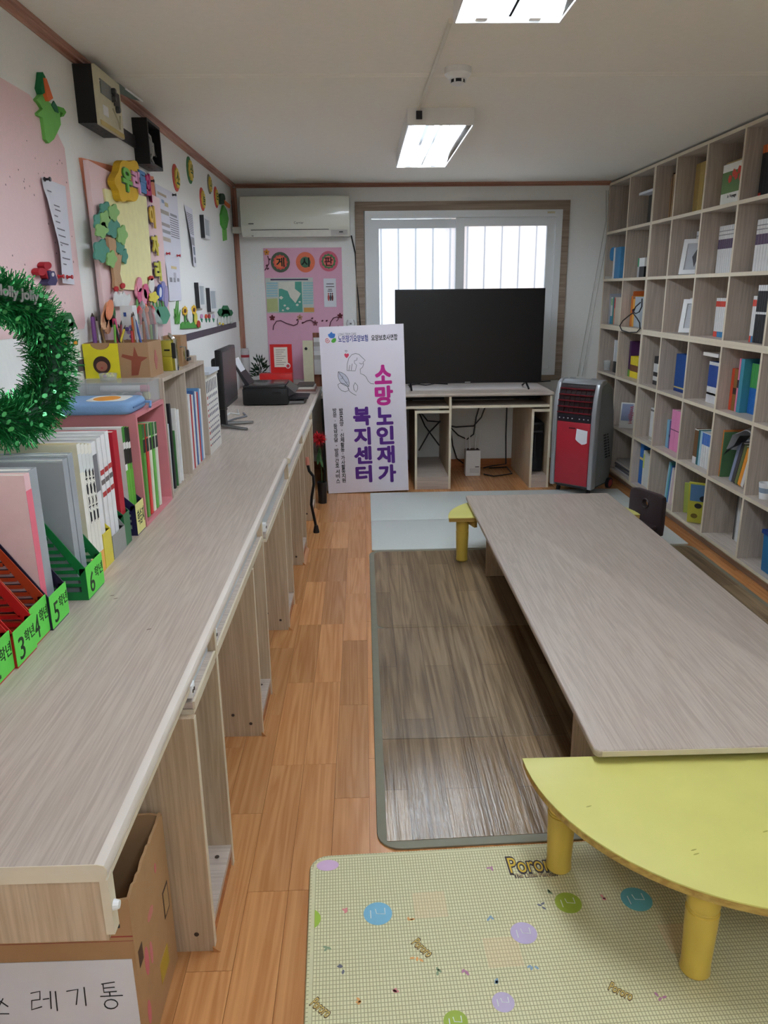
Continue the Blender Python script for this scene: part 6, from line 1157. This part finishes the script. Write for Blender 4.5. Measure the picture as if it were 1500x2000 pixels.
yt_ = books(3, 1416, 716, 2.06, 'sixth cell of fourth shelf', [('orange-red thin book', (216, 84, 50), .016), ('orange-red book', (206, 70, 44), .016), ('brown gilt album', (140, 100, 50), .04, None, [(.4, .55, (50, 34, 30))]), ('pink schoolbook', (226, 130, 160), .02, .29, [(.45, .6, (50, 40, 50))]), ('teal schoolbook', (70, 150, 170), .04, .29)], depth=.2, fill=False)
books(3, 1455, 718, 2.10, 'right of teal schoolbook', [('green-topped blue workbook', (40, 110, 190), .018, .27, [(.52, 1, (80, 170, 80))])]*7, y0=yt_-.004)
# row 4
books(4, 1228, 775, 2.16, 'behind red-lettered picture book', [('white textbook with blue top', W, .03, None, [(.85, 1, (110, 140, 170))]), ('white textbook', W, .03)], depth=.11)
books(4, 1270, 795, 2.05, 'second cell of fifth shelf', [('white picture book with house drawing', W, .035, None, [(.03, .12, (190, 186, 170)), (.9, .96, (110, 110, 110))])])
books(4, 1302, 818, 2.07, 'third cell of fifth shelf', [('light blue book', (130, 186, 210), .045), ('purple book', (104, 96, 150), .022, None, [(.4, .5, (60, 50, 90))]), ('pink folder', (236, 146, 190), .07, .27, [(.5, .52, (110, 60, 90))])])
books(4, 1356, 836, 2.05, 'fourth cell of fifth shelf', [('white-framed brown photo album', (120, 86, 54), .055, None, [(0, .2, W), (.97, 1, W)]), ('teal book', (40, 110, 116), .025), ('pale blue book', (170, 206, 220), .03), ('white book with blue top', W, .03, None, [(.65, .98, (70, 120, 200))])], depth=.2)
books(4, 1404, 842, 2.05, 'left of leaning row', [('thin orange board book', (230, 140, 70), .012, .27), ('green board book', (84, 124, 84), .012, .26)], depth=.2, fill=False)
# leaning books
ly = P(1424, 945, X=2.05).y; z0 = FLOORZ[4]; ln_ = max([d for d in U2 if d < ly-.02]); st_ = min(.042, (ly-.11-ln_)/5)
for k, (lab, cc) in enumerate((('silver-blue', (140, 150, 176)), ('dark grey', (70, 66, 68)), ('olive green', (110, 120, 70)), ('bright orange', (240, 156, 50)), ('white and red', (226, 220, 216)), ('dark red', (120, 50, 46)))):
    t = thing('book', '%s book in the leaning row, %s from its left' % (lab, ORD[k]), 'book', (2.15, ly-k*st_, z0+.005), 0, 'leaning books on the fifth shelf', world=False); t.rotation_euler = (math.radians(16), 0, 0)
    MB().box(-.10, .10, -.014, -.0115, .003, .255-.01*k).box(-.10, .10, .0115, .014, .003, .255-.01*k).box(-.10, -.0975, -.0115, .0115, .003, .255-.01*k).build('cover', C(*cc), t); MB().box(-.0975, .096, -.0115, .0115, .005, .25-.01*k).build('pages', C(226, 222, 210), t)
bgm = thing('draped_bag', 'black and white limp bag draped over the leaning books', 'bag', (2.12, ly-.12, z0+.26))
MB().grid(lambda u, v: (2.04+.17*v, ly+.06-.26*u, z0+.305-.02*math.sin(u*6+v*3)-(.12*max(0, .22-u)/.22)-.03*max(0, .3-v)), 10, 6).build('white_cloth', C(220, 220, 222), bgm, True)
MB().grid(lambda u, v: (2.012+.06*v, ly+.03-.16*u, z0+.275-.13*(1-u)*(1-v*.4)+.012*math.sin(u*8)), 8, 5).build('black_cloth', C(44, 46, 50), bgm, True)
# row 5
books(5, 1247, 880, 2.05, 'second cell of bottom shelf', [('bright blue folder', (40, 110, 190), .07, .30, [(.6, .66, (220, 196, 120))]), ('white brochure', (226, 226, 214), .03, .26, [(.5, .9, (206, 216, 110))]), ('pale brochure', (214, 216, 210), .03, .24)], depth=.2)
books(5, 1300, 920, 2.05, 'third cell of bottom shelf', [('light blue magazine', (150, 196, 216), .022, .28), ('teal magazine', (90, 170, 170), .022, .28), ('blue magazine', (60, 110, 180), .02, .26), ('white magazine', (220, 218, 214), .022, .25), ('pinkish magazine', (214, 190, 190), .022, .24)], lean=math.radians(6), depth=.2)
books(5, 1437, 975, 2.12, 'bottom cell beside blue bin', [('dark thin book', (70, 66, 64), .012, .26), ('grey thin book', (150, 148, 144), .012, .27), ('white thin book', (220, 220, 218), .016, .26), ('white thin book', (226, 226, 224), .016, .25)], depth=.15)
# picture boards leaning (row 5 cell 4)
z0 = FLOORZ[5]
for lab, q, cc, dx in (('plain lime green board leaning in a bottom cell', (1342, 1008, .21), (176, 190, 90), 2.08), ('yellow-edged picture board with animals leaning in a bottom cell', (1357, 1012, .27), (196, 190, 70), 2.02)):
    yy = P(q[0], q[1], X=dx).y; yy = min(yy, min(d for d in U2 if d > P(q[0], q[1], X=BFX).y)-.085); t = thing('picture_board', lab, 'board', (dx+.05, yy, z0+.003), 0, 'picture boards on the bottom shelf', world=False); t.rotation_euler = (math.radians(10), 0, math.radians(-35))
    MB().box(-.09, .09, -.006, .006, .004, q[2]).build('board', C(*cc), t)
    if dx == 2.02:
        box('blue_print', C(90, 130, 170), t, -.08, .08, -.0068, -.006, .15, q[2]-.01)
        for x, z, r, c2 in ((-.03, .12, .022, (60, 60, 56)), (.04, .07, .03, (110, 150, 70)), (.0, .17, .025, (40, 46, 56)), (-.05, .05, .02, (120, 100, 40)), (.05, .14, .018, (226, 224, 216))): MB().prism(oval(x, z, r, r*.8, 12), 'y', -.0076, -.0068).build('printed_shape', C(*c2), t)
    else: MB().prism(oval(.05, .02, .014, .008, 10), 'y', -.0076, -.006).build('printed_shape', C(200, 80, 50), t)
# frames
def pframe(label, pxb, X, w_, h_, row, tilt, yaw):
    c = P(*pxb, X=X); t = thing('photo_frame', label, 'frame', (X+.04, c.y-.03, FLOORZ[row]), 0, 'white photo frames on the bookcase', world=False); t.rotation_euler = (math.radians(-tilt), 0, math.radians(yaw))
    ring(-w_/2, w_/2, .004, h_, .028, -.008, .008, 'frame', M_white, t); box('picture', C(190, 194, 200), t, -w_/2+.028, w_/2-.028, -.002, .002, .032, h_-.028)
    MB().prism([(w_*.02, .05), (w_*.12, .12), (w_*.05, h_-.06), (-w_*.1, h_*.5)], 'y', -.004, -.002).build('printed_portrait', C(80, 80, 84), t)
pframe('white photo frame with dark portrait leaning on the second shelf', (1336, 530), 2.06, .17, .225, 1, 14, -42)
pframe('white photo frame catching light leaning on the third shelf', (1333, 655), 2.05, .16, .215, 2, 14, -42)
# picture book row 4 cell 1
t = thing('picture_book', 'picture book with red lettering facing out on the fifth shelf', 'book', (2.06, P(1228, 830, X=2.06).y, FLOORZ[4]), 0, world=False); t.rotation_euler = (math.radians(-8), 0, math.radians(-35))
MB().box(-.075, .075, -.008, .008, .003, .20).build('cover', C(226, 226, 222), t); box('sky_print', C(140, 150, 180), t, -.065, .02, -.009, -.008, .06, .19)
MB().tube([(.01+.018*math.sin(k*1.9)+.006*math.cos(k*4.1), -.0095, .175-.0042*k) for k in range(34)], .0022, 5).build('lettering', C(190, 60, 60), t)
# row 1 left: blue box, fan, green box
t = thing('blue_file_case', 'blue box file with white edge on the second shelf by window', 'box file', (2.1, 6.1, FLOORZ[1])); ya = P(1198, 515, X=2.02).y; zt = P(1205, 483, X=2.02).z
box('case', C(70, 140, 190), t, 2.02, 2.24, ya-.16, ya-.03, FLOORZ[1], zt, .003); box('white_edge', M_white, t, 2.016, 2.24, ya-.03, ya, FLOORZ[1], zt, .003)
t = thing('blue_desk_fan', 'small round blue fan lamp beside the blue box file', 'fan', (2.08, ya+.08, FLOORZ[1])); MB().lathe([(.05, 0), (.055, .02), (.02, .03)], 16, M=frame((2.05, ya+.06, FLOORZ[1]+.19), (0, 1, 0), (0, 0, 1)) @ Matrix.Translation((0, 0, -.03))).build('shell', C(60, 150, 210), t, True); MB().lathe([(.045, 0), (.045, .01), (.01, .03), (.008, .13)], 14, (2.08, ya+.06, FLOORZ[1])).build('stand', M_white, t, True)
o = box('paper_pile', C(214, 212, 206), None, 2.0, 2.2, ya+.13, ya+.25, FLOORZ[1], FLOORZ[1]+.02); tag(o, 'loose white papers at far end of the second shelf', 'papers')
t = thing('green_white_box', 'small green and white carton on black box on the second shelf', 'box', (2.1, 5.6, FLOORZ[1])); ya = P(1244, 535, X=2.04).y
box('lower_box', M_black, t, 2.04, 2.2, ya-.14, ya-.04, FLOORZ[1], FLOORZ[1]+.075); box('grey_side', C(176, 176, 176), t, 2.04, 2.2, ya-.04, ya, FLOORZ[1], FLOORZ[1]+.075); box('carton', C(236, 238, 236), t, 2.04, 2.2, ya-.14, ya-.03, FLOORZ[1]+.075, FLOORZ[1]+.135); box('green_end', C(40, 150, 90), t, 2.04, 2.2, ya-.03, ya, FLOORZ[1]+.075, FLOORZ[1]+.135)
t = thing('toy_stack', 'dark toy with white paper on top in the second top cell', 'toy', (2.12, 5.6, FLOORZ[0])); ya = P(1256, 380, X=2.08).y
box('toy_body', C(60, 60, 56), t, 2.10, 2.2, 5.49, ya-.06, FLOORZ[0], FLOORZ[0]+.21, .01); box('white_paper', M_paper, t, 2.05, 2.24, 5.49, ya, FLOORZ[0]+.215, FLOORZ[0]+.232)
t = thing('small_black_speaker', 'small black and white gadget in first cell of fourth shelf', 'gadget', (2.1, 6.1, FLOORZ[3])); ya = P(1197, 710, X=2.06).y
box('lower', M_black, t, 2.06, 2.2, ya-.09, ya, FLOORZ[3], FLOORZ[3]+.09, .004); box('upper', C(206, 210, 212), t, 2.06, 2.2, ya-.09, ya-.02, FLOORZ[3]+.09, FLOORZ[3]+.26, .004); box('edge', M_white, t, 2.06, 2.2, ya-.02, ya, FLOORZ[3]+.09, FLOORZ[3]+.26)
t = thing('drinking_glass', 'small clear drinking glass beside the black and white gadget', 'glass', (2.05, ya+.12, FLOORZ[3])); MB().lathe([(.026, 0), (.032, .085), (.030, .085), (.024, .004), (.001, .004)], 14, (2.05, ya+.12, FLOORZ[3])).build('glass', M_clr, t, True)
# hanging black cord loop on bookcase, shelf 3
t = thing('black_cord_loop', 'black cord tied in a loop hanging in front of orange books', 'cord', P(1236, 640, X=1.985))
cz = lambda x, y: P(1160+x*.11333, 540+y*.11333, X=1.985)
lp = [(830, 380), (825, 520), (780, 610), (720, 640), (680, 610), (660, 580), (690, 560), (680, 640), (740, 720), (790, 800), (795, 900), (740, 960), (600, 965), (480, 930), (445, 850), (500, 760), (600, 680), (680, 620), (720, 520), (800, 450)]
MB().tube([cz(*q) for q in lp], .0045, 6).build('cord', M_black, t, True); MB().tube([cz(675, 570), cz(680, 640)], .008, 8).build('knot', C(90, 30, 34), t)
o = box('white_card_strip', M_paper, None, 2.03, 2.2, 5.50, 5.60, FLOORZ[2]+.277, FLOORZ[2]+.285); 
bpy.data.objects.remove(o)
# magazine stack bottom row
yy = P(1197, 930, X=2.02).y
for k in range(6):
    o = box('magazine', C(*[(200, 198, 196), (120, 118, 124), (214, 210, 200), (90, 88, 96), (206, 200, 190), (160, 156, 150)][k]), None, 2.02+.006*(k % 3), 2.22, 5.49, min(yy+.01*(k % 2), 5.90), FLOORZ[5]+k*.014, FLOORZ[5]+k*.014+.0135, .001); tag(o, '%s magazine, %s from bottom of the stack behind the cooler' % (['white', 'grey', 'ivory', 'dark', 'cream', 'taupe'][k], ORD[k]), 'magazine', 'magazine stack behind the cooler')
# blue bin at right edge
t = thing('storage_bin', 'blue plastic bin at right edge of the bottom shelf', 'bin', (2.14, 3.56, FLOORZ[5])); a_ = P(1495, 1040, X=2.03).y
MB().prism([(2.03, FLOORZ[5]), (2.27, FLOORZ[5]), (2.28, FLOORZ[5]+.21), (2.02, FLOORZ[5]+.21)], 'y', a_-.17, a_).build('bin', C(40, 120, 170), t, bevel=.006); box('rim', C(36, 70, 140), t, 2.014, 2.284, a_-.175, a_+.005, FLOORZ[5]+.20, FLOORZ[5]+.22)
t = thing('white_cup', 'white paper cup on the fifth shelf at right edge', 'cup', (2.06, 3.57, FLOORZ[4])); c = P(1497, 940, X=2.06); MB().lathe([(.025, 0), (.034, .085), (.032, .085), (.023, .004), (.001, .004)], 16, (2.06, c.y, FLOORZ[4])).build('cup', M_white, t, True); MB().lathe([(.028, .03), (.0325, .06)], 16, (2.06, c.y, FLOORZ[4])).build('printed_band', C(150, 170, 190), t, True)
